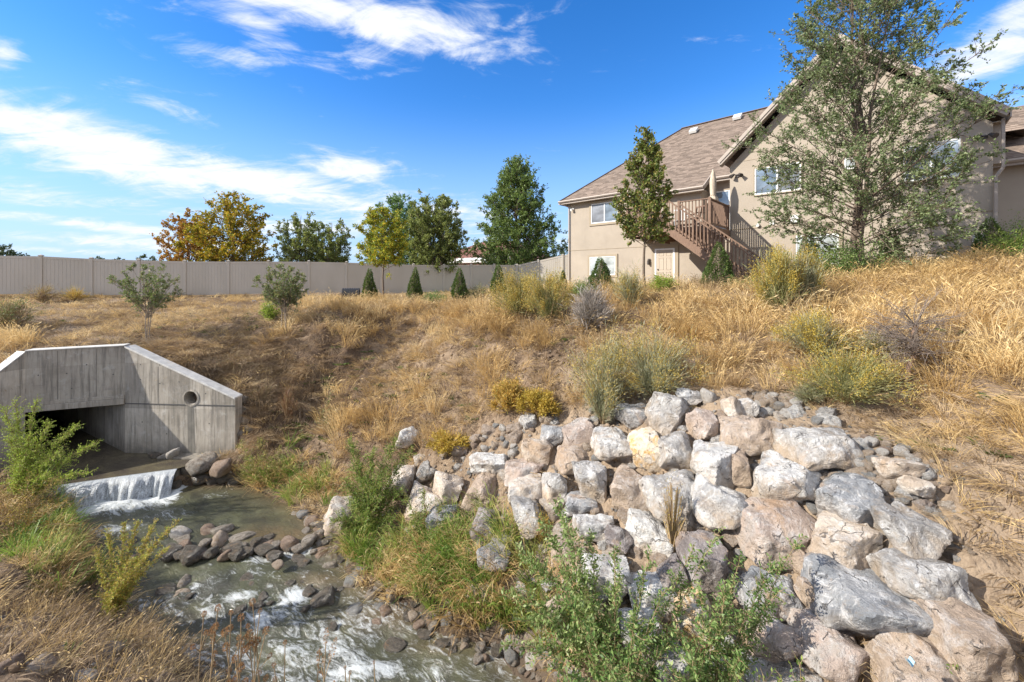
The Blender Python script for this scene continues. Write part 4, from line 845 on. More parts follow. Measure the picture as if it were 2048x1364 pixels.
def gen_tree(rng, h, cb, Rm, env, limbs=40, sec=6, tw=4, nl=9, leaf=.06, wr=.5, tr=.10, pitch=(.35, 1.1), stems=1, asym=(0, 0), fill=1.0, tex=.30, squash=1.0, leafjit=.25, limbr=.25):
    polys, LP, LD, LS = [], [], [], []; stem_pts = []
    for s in range(stems):
        off = np.array([0., 0, 0]) if stems == 1 else np.array([rng.uniform(-.12, .12), rng.uniform(-.12, .12), 0]) 
        top = np.array([rng.uniform(-.05, .05) * h, rng.uniform(-.05, .05) * h, h * rng.uniform(.9, .99)]) if stems == 1 else np.array([rng.uniform(-.5, .5) * Rm * .5, rng.uniform(-.5, .5) * Rm * .5, h * rng.uniform(.75, .97)])
        mid = (off + top) / 2 + np.array([rng.uniform(-.02, .02) * h, rng.uniform(-.02, .02) * h, 0]); mid[:2] = off[:2] * .7 + top[:2] * .3
        pt = bez(off, mid, top, 9); pt[1:-1, :2] += rng.uniform(-.012, .012, (7, 2)) * h; pt[0, 2] = -.15; stem_pts.append(pt)
        r = tr / math.sqrt(stems); polys.append((pt, r, r * .12))
    for i in range(limbs):
        pt = stem_pts[rng.randint(stems)]; t = (i + rng.rand()) / limbs; zt = cb + (h - cb) * t ** .9
        Rr = Rm * env(t) * rng.uniform(.72, 1.06); a = i * 2.4 + rng.uniform(-.5, .5); pit = pitch[0] + (pitch[1] - pitch[0]) * t
        ex = np.array([Rr * math.cos(a) + asym[0] * Rr, (Rr * math.sin(a) + asym[1] * Rr) * squash, zt + rng.uniform(-.03, .03) * h])
        zs = max(cb * .55, zt - Rr * math.tan(pit)); zs = min(zs, pt[-1, 2] * .98); k = np.clip(zs / max(pt[-1, 2], .01), 0, 1) * 8; k0 = int(min(k, 7)); st = pt[k0] + (pt[k0 + 1] - pt[k0]) * (k - k0)
        L = np.linalg.norm(ex - st); md = st * .5 + ex * .5 + np.array([0, 0, .06 * L]) + rng.uniform(-.05, .05, 3) * L; b = bez(st, md, ex, 6); r = tr * limbr * (1 - t * .6) * min(1.2, L / Rm + .2); polys.append((b, max(r, .008), .004))
        for _ in range(max(2, int(sec * (.5 + L / Rm * .7)))):
            u = rng.uniform(.22, 1.0); q = b[0] * 0 + b[min(5, int(u * 5))] * (1 - (u * 5) % 1) + b[min(5, int(u * 5) + 1)] * ((u * 5) % 1) if u < .999 else b[5]
            d = nrm(nrm(ex - st) * .9 + rng.normal(size=3) * .6 + np.array([0, 0, .25])); l2 = Rm * tex * (1.25 - .6 * u) * rng.uniform(.6, 1.2); e2 = q + d * l2
            polys.append((np.array([q, (q + e2) / 2 + rng.normal(size=3) * .03 * l2 + [0, 0, .03 * l2], e2]), .010 if leaf < .08 else .014, .003))
            for _ in range(tw):
                u2 = rng.uniform(.15, 1); q2 = q + d * l2 * u2; d3 = nrm(d * .8 + rng.normal(size=3) * .55 + np.array([0, 0, .15])); l3 = l2 * .5 * rng.uniform(.6, 1.2)
                polys.append((np.array([q2, q2 + d3 * l3]), .004, .002)); m = max(2, int(nl * fill * rng.uniform(.6, 1.4))); uu = rng.rand(m, 1)
                LP.append(q2 + d3 * l3 * uu + rng.normal(size=(m, 3)) * leaf * leafjit); LD.append(nrm(d3 + rng.normal(size=(m, 3)) * .75 + [0, 0, -.15])); LS.append(leaf * rng.uniform(.6, 1.25, m))
    return polys, np.concatenate(LP), np.concatenate(LD), np.concatenate(LS)
def plant_tree(name, label, loc, seed, mat, bark=None, group=None, wr=.5, cat='tree', crown='crown', **kw):
    rng = np.random.RandomState(seed); polys, LP, LD, LS = gen_tree(rng, wr=wr, **kw)
    root = empty(name, loc, label=label, cat=cat, group=group)
    link('trunk', tubes('trunk', polys), bark or M_bark, root); link(crown, quads(crown, LP, LD, LS, wr, rng), mat, root); return root
def env_round(t): return max(.12, math.sin(math.pi * min(1, .18 + t * .80)) ** .7)
def env_cone(t): return max(.08, (1 - t) ** .75 * min(1, .55 + t * 3))
def env_pear(t): return max(.10, min(1, .65 + t * 1.6) * (1 - max(0, t - .25) / .78) ** .7)
def env_oval(t): return max(.15, math.sin(math.pi * min(1, .12 + t * .84)) ** .5)

# ---- trees behind the fence
def tree_px(name, label, px, d, topy, halfw, seed, mat, env, **kw):
    g = on_ground(px, d); h = (HY - topy) / F * d - g.z; Rm = halfw / F * d * kw.pop('rk', 1.08); cbp = kw.pop('cby', 530); cb = max(.3, (HY - cbp) / F * d - g.z)
    return plant_tree(name, label, g, seed, mat, h=h / 1.0, cb=cb, Rm=Rm, env=env, **kw)
tree_px('maple_tree', 'orange turning maple tree behind the fence, left of the yellow one', 380, 27, 432, 52, 11, L_maple_o, env_round, cby=548, limbs=44, sec=6, tw=4, nl=9, leaf=.13, wr=.8, tr=.14)
tree_px('maple_tree', 'broad yellow green maple tree with a rounded crown behind the fence', 468, 27, 396, 76, 12, L_maple_y, env_round, cby=560, limbs=66, sec=7, tw=5, nl=9, leaf=.13, wr=.8, tr=.16)
tree_px('fruit_tree', 'thin olive green tree behind the fence beside the yellow maple', 600, 27, 428, 42, 13, L_olive, env_oval, cby=550, limbs=44, sec=6, tw=4, nl=10, leaf=.13, tr=.10, pitch=(.7, 1.3))
tree_px('fruit_tree', 'thin olive green tree behind the fence, nearer the yellow green locust', 662, 27, 442, 42, 14, L_olive, env_oval, cby=550, limbs=44, sec=6, tw=4, nl=10, leaf=.13, tr=.10, pitch=(.7, 1.3))
tree_px('locust_tree', 'young locust with yellow tinged leaves standing in front of the fence', 766, 21, 416, 48, 15, L_locust, env_round, cby=530, limbs=42, sec=7, tw=4, nl=12, leaf=.12, wr=.42, tr=.06)
tree_px('locust_tree', 'tall deep green locust tree behind the yellow tinged one', 800, 31, 398, 62, 16, L_locust_d, env_round, cby=545, limbs=60, sec=7, tw=5, nl=12, leaf=.15, wr=.45, tr=.15)
tree_px('ash_tree', 'broad olive green tree behind the fence left of the brown roof', 868, 28, 394, 58, 17, L_olive, env_oval, cby=560, limbs=80, sec=8, tw=5, nl=12, leaf=.13, wr=.6, tr=.16)
tree_px('pear_tree', 'tall dense green pear tree beyond the fence nearest the house', 1032, 33, 332, 86, 18, L_pear, env_pear, cby=560, limbs=125, sec=9, tw=5, nl=12, leaf=.14, wr=.7, tr=.22)
tree_px('ash_tree', 'small thin tree peeking between the olive green tree and the brown roof', 912, 36, 440, 26, 19, L_dist, env_oval, cby=540, limbs=18, sec=4, tw=3, nl=8, leaf=.14, tr=.10)
tree_px('distant_tree', 'small distant tree showing beside the left corner of the house', 1120, 52, 487, 26, 20, L_dist, env_round, cby=550, limbs=22, sec=4, tw=3, nl=8, leaf=.25, tr=.15)
tree_px('distant_tree', 'dark treetop above the fence at the far left', 8, 45, 490, 26, 21, L_dist, env_round, cby=530, limbs=22, sec=4, tw=4, nl=8, leaf=.2, tr=.15)
for px, ty, hw_, lb in ((198, 513, 12, 'tiny treetop peeking over the fence, leftmost of the small ones'), (237, 517, 12, 'tiny yellowish treetop peeking over the fence, second of the small ones'), (284, 511, 9, 'tiny dark treetop over the fence, left one of a close pair'), (304, 513, 11, 'tiny dark treetop over the fence, right one of a close pair')):
    tree_px('distant_tree', lb, px, 60, ty, hw_, int(px), L_dist, env_round, cby=540, limbs=10, sec=4, tw=3, nl=6, leaf=.25, tr=.1)
# ---- trees by the house
tree_px('ornamental_tree', 'slender green tree with reddish tips in front of the left wing of the house', 1292, 13.2, 272, 60, 31, L_street, env_pear, cby=480, limbs=58, sec=6, tw=4, nl=9, leaf=.085, wr=.8, tr=.05, rk=1.05, pitch=(.5, 1.2), tex=.34)
ge = on_ground(1712, 11.2)
def env_elm(t): return float(np.interp(t, [0, .1, .3, .5, .75, 1], [.62, .85, 1, .80, .50, .26]))
plant_tree('elm_tree', 'large airy many stemmed elm tree in front of the gable', ge, 41, L_elm, h=9.2, cb=1.0, Rm=3.25, env=env_elm, limbs=120, sec=9, tw=5, nl=19, leaf=.066, wr=.5, tr=.19, pitch=(.25, 1.0), stems=4, asym=(.06, 0), tex=.25, squash=.75, limbr=.12)
def sapling(label, px, py, d, hpx, wpx, seed, **kw):
    g = on_ground(px, d); h = hpx / F * d; return plant_tree('young_tree', label, g, seed, L_sapl, M_bark_pale, h=h, Rm=wpx / 2 / F * d, env=env_oval, limbs=kw.pop('limbs', 26), sec=6, tw=4, nl=9, leaf=.055, wr=.55, tr=.035, pitch=(.75, 1.25), stems=3, **kw)
sapling('young tree with greyish green leaves on the terrace above the culvert', 295, 682, 12.6, 150, 125, 51, cb=1.25)
sapling('young bushy tree on the terrace left of the tall golden grass', 569, 657, 13.6, 130, 96, 52, cb=1.0, limbs=36)

# ---- dwarf spruces
def spruce(label, px, d, basey, topy, wpx, seed):
    rng = np.random.RandomState(seed); g = Vector(((px - CX) / F * d, d, (HY - basey) / F * d)); gz_ = H(g.x, g.y)
    if g.z > gz_: g.z = gz_
    h = (HY - topy) / F * d - g.z; r = wpx / 2 / F * d; root = empty('dwarf_spruce', g, label=label, cat='spruce', group='dwarf conical spruces along the top of the bank')
    n = int(2600 + 1500 * h * r * 4); t = 1 - np.sqrt(rng.rand(n)); a = rng.rand(n) * 2 * np.pi; lump = 1 + rng.uniform(.06, .2) * np.sin(a * 3 + t * 9 + seed) + rng.uniform(.05, .12) * np.sin(a * 7 - t * 23 + seed)
    rr = r * np.minimum((1 - t) ** .8, .35 + 5 * t) * lump * rng.uniform(.82, 1.03, n); Pn = np.stack([rr * np.cos(a), rr * np.sin(a), t * h * .97 + .02], 1); Pn[:, 0] += Pn[:, 2] * rng.uniform(-.08, .08)
    D = np.stack([np.cos(a), np.sin(a), np.full(n, .9)], 1) + rng.normal(size=(n, 3)) * .35
    link('crown', quads('crown', Pn, D, rng.uniform(.04, .085, n), .38, rng, .05), L_spruce, root)
    pr = [(r * .8 * min((1 - q) ** .8, .35 + 5 * q), q * h * .93) for q in (0, .05, .15, .4, .7, .99)]; link('trunk', MB().lathe((0, 0, 0), pr, 10).mesh('trunk'), M_bark, root)  # added dark inner cone filling the crown, not a real trunk
for a in (('small conical spruce before the fence, leftmost of the row', 738, 17.5, 577, 535, 30, 61), ('small conical spruce before the fence, second from the left', 828, 17, 584, 534, 32, 62), ('conical spruce before the fence beside the dried grass mound', 920, 16, 590, 535, 36, 63),
          ('conical spruce before the fence, next to the pale rabbitbrush', 997, 16, 582, 527, 34, 64), ('conical spruce below the lower left window of the house', 1204, 14, 580, 513, 54, 65), ('plump conical spruce at the foot of the deck stairs', 1438, 12.6, 572, 482, 66, 66),
          ('dark conical spruce left of the elm stems', 1610, 12.4, 545, 455, 50, 67), ('dark conical spruce right of the elm stems', 1780, 12.2, 545, 452, 54, 68), ('wide conical spruce at the right corner of the gable wall', 1984, 11.6, 545, 432, 84, 69),
          ('tiny round topped spruce in front of the side fence', 1128, 20, 575, 540, 14, 70)): spruce(*a)

# ---- leafy shrubs
def leafy(name, label, px, d, topy, wpx, seed, mat, leaf=.045, n=5000, basey=None, bark=None, dens=1.0, wr=.5, grp=None, hollow=.35):
    rng = np.random.RandomState(seed); g = on_ground(px, d)
    if basey is not None: g.z = min(g.z, (HY - basey) / F * d)
    h = max(.15, (HY - topy) / F * d - g.z); r = wpx / 2 / F * d; root = empty(name, g, label=label, cat='shrub', group=grp)
    m = 40; polys = []; LP = []; LD = []
    for i in range(m):
        a = rng.rand() * 6.28; q = rng.rand() ** .5; e = np.array([r * q * math.cos(a), r * q * math.sin(a), h * math.sqrt(max(0.03, 1 - q * q * .85)) * rng.uniform(.6, 1.02)])
        b = bez(np.array([rng.uniform(-.05, .05), rng.uniform(-.05, .05), -.05]), np.array([e[0] * .35, e[1] * .35, e[2] * .6]), e, 5); polys.append((b, .012, .003)); k = max(3, n // m)
        u = rng.uniform(.35, 1.0, k); ids = np.clip((u * 4).astype(int), 0, 3); fr = (u * 4 - ids)[:, None]; pp = b[ids] * (1 - fr) + b[ids + 1] * fr
        LP.append(pp + rng.normal(size=(k, 3)) * np.array([r, r, h]) * .10); LD.append(nrm(rng.normal(size=(k, 3)) + [0, 0, .5]))
    LP = np.concatenate(LP); LP[:, 2] = np.maximum(LP[:, 2], .02); LD = np.concatenate(LD)
    link('stems', tubes('stems', polys), bark or M_bark, root); link('foliage', quads('foliage', LP, LD, leaf * rng.uniform(.6, 1.3, len(LP)), wr, rng), mat, root); return root
leafy('green_shrub', 'bright green leafy shrub under the lower gable window', 1640, 11.2, 482, 110, 71, L_shrub, n=5200)
leafy('green_shrub', 'loose green shrub wrapped round the foot of the elm stems', 1712, 10.9, 462, 130, 72, L_fore, n=6000)
leafy('green_shrub', 'light green shrub at the right edge beside the wide spruce', 2036, 10.2, 450, 120, 73, L_shrub, n=5200)
leafy('green_shrub', 'dark clipped hedge behind the light green shrub at the right edge', 2045, 12.0, 425, 110, 74, L_pear, n=6000)
leafy('low_hedge', 'low dark ground shrub along the foot of the gable wall', 1880, 11.4, 527, 150, 75, L_pear, n=3500)
leafy('green_shrub', 'low green plants below the lower left window', 1165, 13.5, 556, 60, 76, L_fore, n=2200, leaf=.07, wr=.3)
leafy('green_shrub', 'low yellow green plants in front of the door', 1320, 12.5, 548, 70, 77, L_bright, n=2200, leaf=.07, wr=.3)
leafy('green_shrub', 'low green plants at the bottom of the deck stairs', 1500, 11.8, 552, 70, 78, L_fore, n=2200, leaf=.06, wr=.3)
leafy('green_shrub', 'dark trailing plant below the spruces on the bank crest', 870, 15.9, 582, 60, 79, L_fore, n=1800, leaf=.05)
leafy('green_weed', 'small green weed patch at the foot of the bushy young tree', 540, 14.2, 596, 44, 80, L_bright, n=1500, leaf=.06)
leafy('golden_shrub', 'straw pale rounded shrub between two conical spruces on the crest', 957, 16, 568, 50, 81, L_rabbit, n=1600, leaf=.06, wr=.2)

def brush(name, label, px, by, d, topy, wpx, seed, stem_mat, flow_mat=None, nst=2600, nfl=2600, blade=.22, fs=.022, fan=1.0, bark=None, grp=None, twig=None, asym=0.0, bw=.06, mess=.30):
    """a shrub of countless thin upright stems fanning from the base, flower heads at the tips"""
    rng = np.random.RandomState(seed); g = hit(px, by) if d is None else on_ground(px, d); d = g.y
    h = max(.2, (HY - topy) / F * d - g.z); r = wpx / 2 / F * d; root = empty(name, g, label=label, cat='shrub', group=grp)
    nfl = int(nfl * 1.9); cl = 30; ca = rng.rand(cl) * 6.28; cq = rng.rand(cl) ** .55; cd = np.stack([cq * np.cos(ca) + asym, cq * np.sin(ca) * .8, np.sqrt(np.maximum(.10, 1 - cq ** 2 * .85))], 1); ch = rng.uniform(.62, 1.05, cl)
    def sample(n, lo, hi, sp):
        k = rng.randint(cl, size=n); dr = cd[k] + rng.normal(size=(n, 3)) * sp; t = rng.uniform(lo, hi, (n, 1)) * ch[k][:, None]
        pos = np.stack([dr[:, 0] * r, dr[:, 1] * r, np.abs(dr[:, 2]) * h], 1) * np.concatenate([t ** 1.15, t ** 1.15, t ** .85], 1); return pos, nrm(dr * [r * fan, r * fan, h])
    pos, dr = sample(nst, .15, .92, .15); link('foliage', quads('foliage', pos, dr + rng.normal(size=dr.shape) * mess, blade * rng.uniform(.5, 1.2, nst), bw, rng, .15), stem_mat, root)
    if flow_mat: pos, dr = sample(nfl, .80, 1.04, .10); link('flower_heads', quads('flower_heads', pos, dr + rng.normal(size=dr.shape) * .6, fs * rng.uniform(.6, 1.4, nfl), .7, rng), flow_mat, root)
    polys = [(bez(np.zeros(3) - [0, 0, .05], np.array([x[0] * r * .3, x[1] * r * .3, x[2] * h * .5]), x * [r, r, h] * .92, 5), .014, .004) for x in cd]; link('stems', tubes('stems', polys), bark or M_twig_tan, root); return root
G_ = 'rabbitbrush shrubs on the slope'
brush('rabbitbrush', 'pale yellow rabbitbrush mound on the crest, left of the dead grey brush', 1035, 0, 12.3, 545, 130, 101, L_rabbit, L_flow, 3000, 5200, grp=G_, fs=.026)
brush('rabbitbrush', 'taller pale yellow rabbitbrush right next to the crest mound', 1100, 0, 11.6, 535, 128, 102, L_rabbit, L_flow, 3000, 5200, grp=G_, fs=.026)
brush('rabbitbrush', 'thin tall yellowish rabbitbrush above the grey dead brush', 1262, 0, 11.2, 540, 84, 103, L_sage, L_flow, 2200, 1700, grp=G_)
brush('rabbitbrush', 'bright golden flowering rabbitbrush below the bottom of the stairs', 1560, 0, 9.0, 502, 118, 104, L_rabbit, L_gold, 4500, 6500, grp=G_, fs=.022)
brush('rabbitbrush', 'golden flowering rabbitbrush with grey stems right of the brightest one', 1612, 0, 9.3, 498, 96, 105, L_sage, L_gold, 4000, 3800, grp=G_)
brush('rabbitbrush', 'large grey green sagebrush at the left end over the rock pile', 1212, 0, 8.3, 655, 165, 106, L_sage, L_flow, 7000, 2600, grp=G_, blade=.15)
brush('rabbitbrush', 'wide olive green brush directly above the topmost boulders', 1310, 0, 8.0, 655, 195, 107, L_sage, L_flow, 8000, 3600, grp=G_, blade=.15)
brush('rabbitbrush', 'olive brush with yellow tops in the middle of the right slope', 1630, 0, 7.5, 630, 195, 108, L_sage, L_gold, 7000, 4200, grp=G_, blade=.14)
brush('rabbitbrush', 'low green and yellow brush just above the long grey boulder', 1690, 0, 6.6, 690, 235, 109, L_rabbit, L_gold, 9000, 3600, grp=G_, blade=.13, fs=.018)
brush('rabbitbrush', 'narrow dull green brush between the middle slope brush and the dead bush', 1755, 0, 7.2, 665, 110, 110, L_sage, L_flow, 1800, 500, grp=G_, blade=.18)
brush('rabbitbrush', 'low grey olive brush reaching down to the blocky grey boulder', 1205, 0, 7.9, 715, 120, 119, L_sage, L_flow, 5000, 1300, grp=G_, blade=.14)
brush('rabbitbrush', 'small grey olive brush between the dead bush and the long grey boulder', 1625, 0, 6.8, 770, 90, 120, L_sage, None, 2600, 0, grp=G_, blade=.13)
brush('dead_brush', 'matted grey dead brush sliding down beside the bare soil', 1180, 0, 10.6, 578, 104, 111, leaf_mat('dead_grey_stems', [(.20, .17, .15), (.32, .28, .25), (.44, .39, .35)], .1), None, 9000, 0, blade=.26, bw=.035, mess=.55, bark=M_twig_grey)
brush('golden_shrub', 'upright golden yellow shrub at the upper left edge of the rocks', 1015, 0, 9.2, 762, 100, 112, L_golddry, L_golddry, 1200, 4200, fs=.035)
brush('golden_shrub', 'low golden shrub with green leaves beside the upright golden one', 1075, 0, 8.8, 782, 96, 113, L_golddry, L_gold, 1000, 3600, fs=.035)
brush('golden_shrub', 'sprawling yellow leaved weed at the left edge of the rock pile', 900, 0, 9.3, 868, 120, 114, L_golddry, L_gold, 900, 2400, fs=.035)
brush('dry_weed', 'rusty brown dry weed growing on the dark slope beside the wing wall', 575, 0, 11.4, 775, 50, 115, leaf_mat('rust_weed', [(.18, .08, .05), (.30, .14, .08)], .2), None, 900, 0, blade=.14)
brush('dry_weed', 'tangled tan dry weed between the lower boulders', 1075, 0, 6.6, 1030, 70, 116, L_golddry, L_flow, 1300, 700, blade=.12, fs=.014)
brush('dry_weed', 'small dry brown weed on the boulders under the sagebrush', 1345, 0, 7.4, 825, 56, 117, L_golddry, L_flow, 600, 300, blade=.08, fs=.014)
brush('dry_weed', 'thin seeding weed in front of the white and blue grey boulder', 1345, 0, 5.6, 950, 60, 118, L_golddry, L_flow, 220, 160, blade=.10, fs=.016)

BR_ = leaf_mat('brown_dead_stems', [(.17, .11, .07), (.30, .21, .13), (.44, .33, .22), (.2, .2, .07)], .15, dry=True)
brush('dry_weed', 'dead weed stems trailing over the top edge of the culvert headwall', 238, 0, 11.75, 674, 130, 131, BR_, None, 2600, 0, blade=.16, bw=.03, mess=.6)
brush('dry_weed', 'dry brown weeds against the fence at the left, nearer the frame edge', 85, 0, 18.6, 572, 80, 132, BR_, L_flow, 1500, 500, blade=.2, bw=.05)
brush('dry_weed', 'dry tan weeds against the fence, right of the brown ones', 150, 0, 19.2, 576, 60, 133, L_golddry, L_flow, 1200, 500, blade=.2, bw=.05)
brush('dark_bush', 'dark brown and green bush at the left edge above the culvert', 18, 0, 13.4, 596, 120, 134, BR_, L_sapl, 4200, 1800, blade=.17, fs=.03)
brush('dry_weed', 'brown weed clump on the broken lip right of the culvert', 470, 0, 12.2, 706, 120, 135, BR_, None, 3600, 0, blade=.2, bw=.03, mess=.6)
brush('dry_weed', 'dark hanging weed clump in the eroded cut beside the wing wall', 520, 0, 11.6, 760, 90, 136, BR_, None, 3000, 0, blade=.2, bw=.03, mess=.7)
# dead twisted bush
rng = np.random.RandomState(5); g = on_ground(1812, 6.6); db = empty('dead_bush', g, label='bare twisted dead bush with a reddish trunk on the right slope', cat='bush')
polys = []; T0 = [np.array([0, 0, -.1]), np.array([.05, 0, .30]), np.array([.16, .02, .48]), np.array([.12, .03, .7]), np.array([.2, .05, .95])]
polys.append((np.array(T0), .045, .018)); polys.append((np.array([T0[2], T0[2] + [.2, -.05, .06], T0[2] + [.34, -.08, -.02], T0[2] + [.42, -.1, -.22]]), .02, .006))
tips = [(T0[4], .5), (T0[3], .5), (T0[2], .45)]
for _ in range(70):
    q, L = tips[rng.randint(3)]; d = nrm(rng.normal(size=3) * [1, .8, .6] + [-.25, 0, .55]); e = q + d * L * rng.uniform(.8, 1.6); polys.append((bez(q, (q + e) / 2 + rng.normal(size=3) * .06, e, 5), .010, .003))
    for _ in range(9):
        u = rng.uniform(.3, 1); q2 = q + (e - q) * u; d2 = nrm(d + rng.normal(size=3) * .8); e2 = q2 + d2 * rng.uniform(.08, .2); polys.append((np.array([q2, (q2 + e2) / 2 + rng.normal(size=3) * .012, e2]), .004, .0015))
        for _ in range(2): e3 = e2 + nrm(d2 + rng.normal(size=3)) * .07; polys.append((np.array([e2, e3]), .002, .001))
link('trunk', tubes('trunk', polys[:2], 7), M_deadwood, db); link('branches', tubes('branches', polys[2:], 3), M_twig_grey, db)

# ---- leafy shoots (foreground and bank shrubs)
def shoots(name, label, base, tips, seed, mat, leaf=.05, side=9, sl=.22, nl=11, wr=.42, thick=.008, bark=None, arch=.25, spread=.10, grp=None):
    """tips: (px, py, depth) where each shoot ends"""
    rng = np.random.RandomState(seed); b0 = Vector(base); root = empty(name, b0, label=label, cat='shrub', group=grp); polys, LP, LD, LS = [], [], [], []
    for (px, py, d) in tips:
        e = np.array(Vector(W(px, py, d)) - b0); s = np.array([rng.uniform(-spread, spread), rng.uniform(-spread, spread), -.05]); L = np.linalg.norm(e - s); md = (s + e) / 2 + np.array([0, 0, arch * L * .5]) - (e - s) * [.15, .15, 0]; b = bez(s, md, e, 9); polys.append((b, thick, .002))
        for _ in range(int(side * L / .8) + 2):
            u = rng.uniform(.18, 1.0); k = min(7, int(u * 8)); q = b[k] + (b[k + 1] - b[k]) * (u * 8 - k); d1 = nrm(b[k + 1] - b[k]); d2 = nrm(d1 * .8 + rng.normal(size=3) * .55); l = sl * (1.25 - .8 * u) * rng.uniform(.5, 1.2)
            polys.append((np.array([q, q + d2 * l * .5 + rng.normal(size=3) * .01, q + d2 * l]), .003, .0012)); m = max(3, int(nl * (l / sl))); uu = np.linspace(.1, 1, m)[:, None]; LP.append(q + d2 * l * uu)
            sdv = nrm(np.cross(d2, rng.normal(size=3))); sg = np.where(np.arange(m)[:, None] % 2, 1, -1); LD.append(nrm(d2 * .55 + sdv * sg * .9 + rng.normal(size=(m, 3)) * .22)); LS.append(leaf * rng.uniform(.6, 1.2, m))
    LP, LD, LS = map(np.concatenate, (LP, LD, LS)); link('stems', tubes('stems', polys), bark or M_twig_tan, root); link('foliage', quads('foliage', LP, LD, LS, wr, rng), mat, root); return root
def gpt(px, d): return on_ground(px, d)
shoots('leafy_shrub', 'tall pale green shoots rising in the middle of the foreground', gpt(1200, 5.0), [(1112, 1000, 4.9), (1060, 1110, 5.0), (1135, 1060, 4.7), (1030, 1180, 5.0), (1180, 1075, 5.0), (1090, 1230, 4.6), (1165, 1180, 4.5), (1240, 1150, 4.7), (1010, 1290, 4.8), (1010, 1190, 5.1), (1040, 1100, 5.1), (1085, 1045, 5.0), (1120, 1130, 4.8), (1050, 1240, 4.8)], 201, L_pale, leaf=.058, side=26, nl=15)
shoots('leafy_shrub', 'spreading dark green shrub at the bottom centre of the foreground', gpt(1240, 4.5), [(1130, 1180, 4.4), (1230, 1090, 4.6), (1300, 1110, 4.6), (1330, 1180, 4.5), (1180, 1260, 4.2), (1270, 1240, 4.1), (1080, 1310, 4.4), (1340, 1290, 4.2), (1120, 1340, 4.0), (1220, 1330, 3.9), (1390, 1090, 4.8), (1440, 1060, 4.9)], 202, L_fore, leaf=.052, side=24, nl=15)
shoots('leafy_shrub', 'vivid green shrub with arching shoots in front of the right boulders', gpt(1430, 4.2), [(1600, 1075, 4.5), (1545, 1130, 4.3), (1480, 1120, 4.2), (1400, 1170, 4.1), (1420, 1250, 3.9), (1500, 1220, 4.0), (1350, 1260, 4.0), (1380, 1330, 3.8), (1480, 1320, 3.7), (1560, 1180, 4.2), (1450, 1180, 4.0), (1330, 1340, 3.9)], 203, L_fore, leaf=.048, side=26, nl=15)
shoots('leafy_shrub', 'small leafy shoots sprouting at the very bottom right of the vivid shrub', gpt(1590, 3.6), [(1520, 1335, 3.5), (1600, 1330, 3.4), (1560, 1350, 3.3), (1480, 1345, 3.5)], 204, L_shrub, leaf=.04, side=12)
shoots('leafy_weed', 'small leafy weed on the dusty boulder at the lower right', gpt(1935, 3.75), [(1915, 1300, 3.7), (1960, 1315, 3.6), (1900, 1330, 3.6)], 205, L_shrub, leaf=.03, side=9, sl=.1, thick=.004)
shoots('leafy_shrub', 'feathery green shrub between the stream and the first boulders', gpt(740, 8.2), [(700, 880, 8.4), (745, 905, 8.2), (790, 880, 8.5), (820, 905, 8.4), (690, 960, 8.3), (770, 950, 8.0), (710, 1010, 7.9), (800, 985, 8.1), (670, 1040, 8.0), (735, 1030, 7.7), (780, 1050, 7.7), (700, 1080, 7.8)], 206, L_shrub, leaf=.055, side=48, sl=.34, nl=20, wr=.34)
shoots('leafy_shrub', 'loose green shrub among the boulders above the reeds', gpt(850, 7.6), [(810, 985, 7.6), (850, 975, 7.7), (890, 1000, 7.5), (830, 1030, 7.4), (920, 1035, 7.2), (870, 1060, 7.1), (960, 1060, 6.9)], 214, L_shrub, leaf=.05, side=30, sl=.26, nl=14, wr=.3)
shoots('leafy_shrub', 'yellow green shrub reaching over the left wing of the culvert', gpt(45, 8.6), [(72, 803, 8.6), (30, 800, 8.7), (8, 818, 8.5), (100, 845, 8.5), (155, 852, 8.4), (190, 888, 8.4), (60, 870, 8.3), (120, 905, 8.3), (20, 880, 8.3), (180, 945, 8.2), (90, 950, 8.1), (40, 930, 8.2)], 207, L_bright, leaf=.04, side=52, sl=.30, nl=16)
shoots('dry_shrub', 'tangled brown and ochre shrub at the left edge by the pool', gpt(40, 7.6), [(110, 955, 7.7), (140, 1000, 7.5), (60, 950, 7.6), (10, 960, 7.6), (90, 1020, 7.3), (150, 1050, 7.2), (30, 1020, 7.2), (0, 1000, 7.3), (125, 1090, 7.0)], 208, leaf_mat('ochre_leaves', [(.16, .10, .04), (.32, .20, .06), (.46, .30, .08), (.18, .20, .06)], .3), leaf=.05, side=20, sl=.3, nl=12, wr=.3)
shoots('weed_plant', 'tall golden seeding weed standing at the edge of the stream', gpt(225, 6.1), [(250, 1048, 6.0), (275, 1045, 6.1), (312, 1040, 6.0), (355, 1042, 6.0), (215, 1060, 6.1), (295, 1110, 5.9), (330, 1100, 5.9), (195, 1100, 6.0), (260, 1120, 5.8)], 209, leaf_mat('golden_weed_leaves', [(.62, .44, .12), (.55, .42, .10), (.34, .38, .07), (.24, .32, .06)], .4), leaf=.024, side=75, sl=.14, nl=16, wr=.6, arch=.1, thick=.005)
shoots('leafy_weed', 'fine green and yellow bushy weed at the bend of the right bank', gpt(520, 10.2), [(480, 885, 10.2), (520, 880, 10.3), (560, 900, 10.2), (500, 920, 10.0), (545, 930, 10.0), (590, 930, 9.9), (475, 930, 10.2)], 210, L_reed, leaf=.075, side=18, sl=.3, nl=13, wr=.2)
shoots('leafy_weed', 'dull green creeping weed on the slope right of the wing wall', gpt(640, 11.2), [(600, 850, 11.1), (640, 820, 11.3), (665, 780, 11.6), (620, 880, 10.9), (580, 880, 11), (670, 840, 11.1)], 211, L_weed if False else L_sapl, leaf=.05, side=13, sl=.25, arch=.0)
shoots('thin_weed', 'thin dead stalk of a weed by the end of the wing wall', gpt(488, 10.7), [(488, 832, 10.7), (494, 850, 10.6)], 212, L_golddry, leaf=.03, side=4, sl=.1, arch=0, thick=.006)
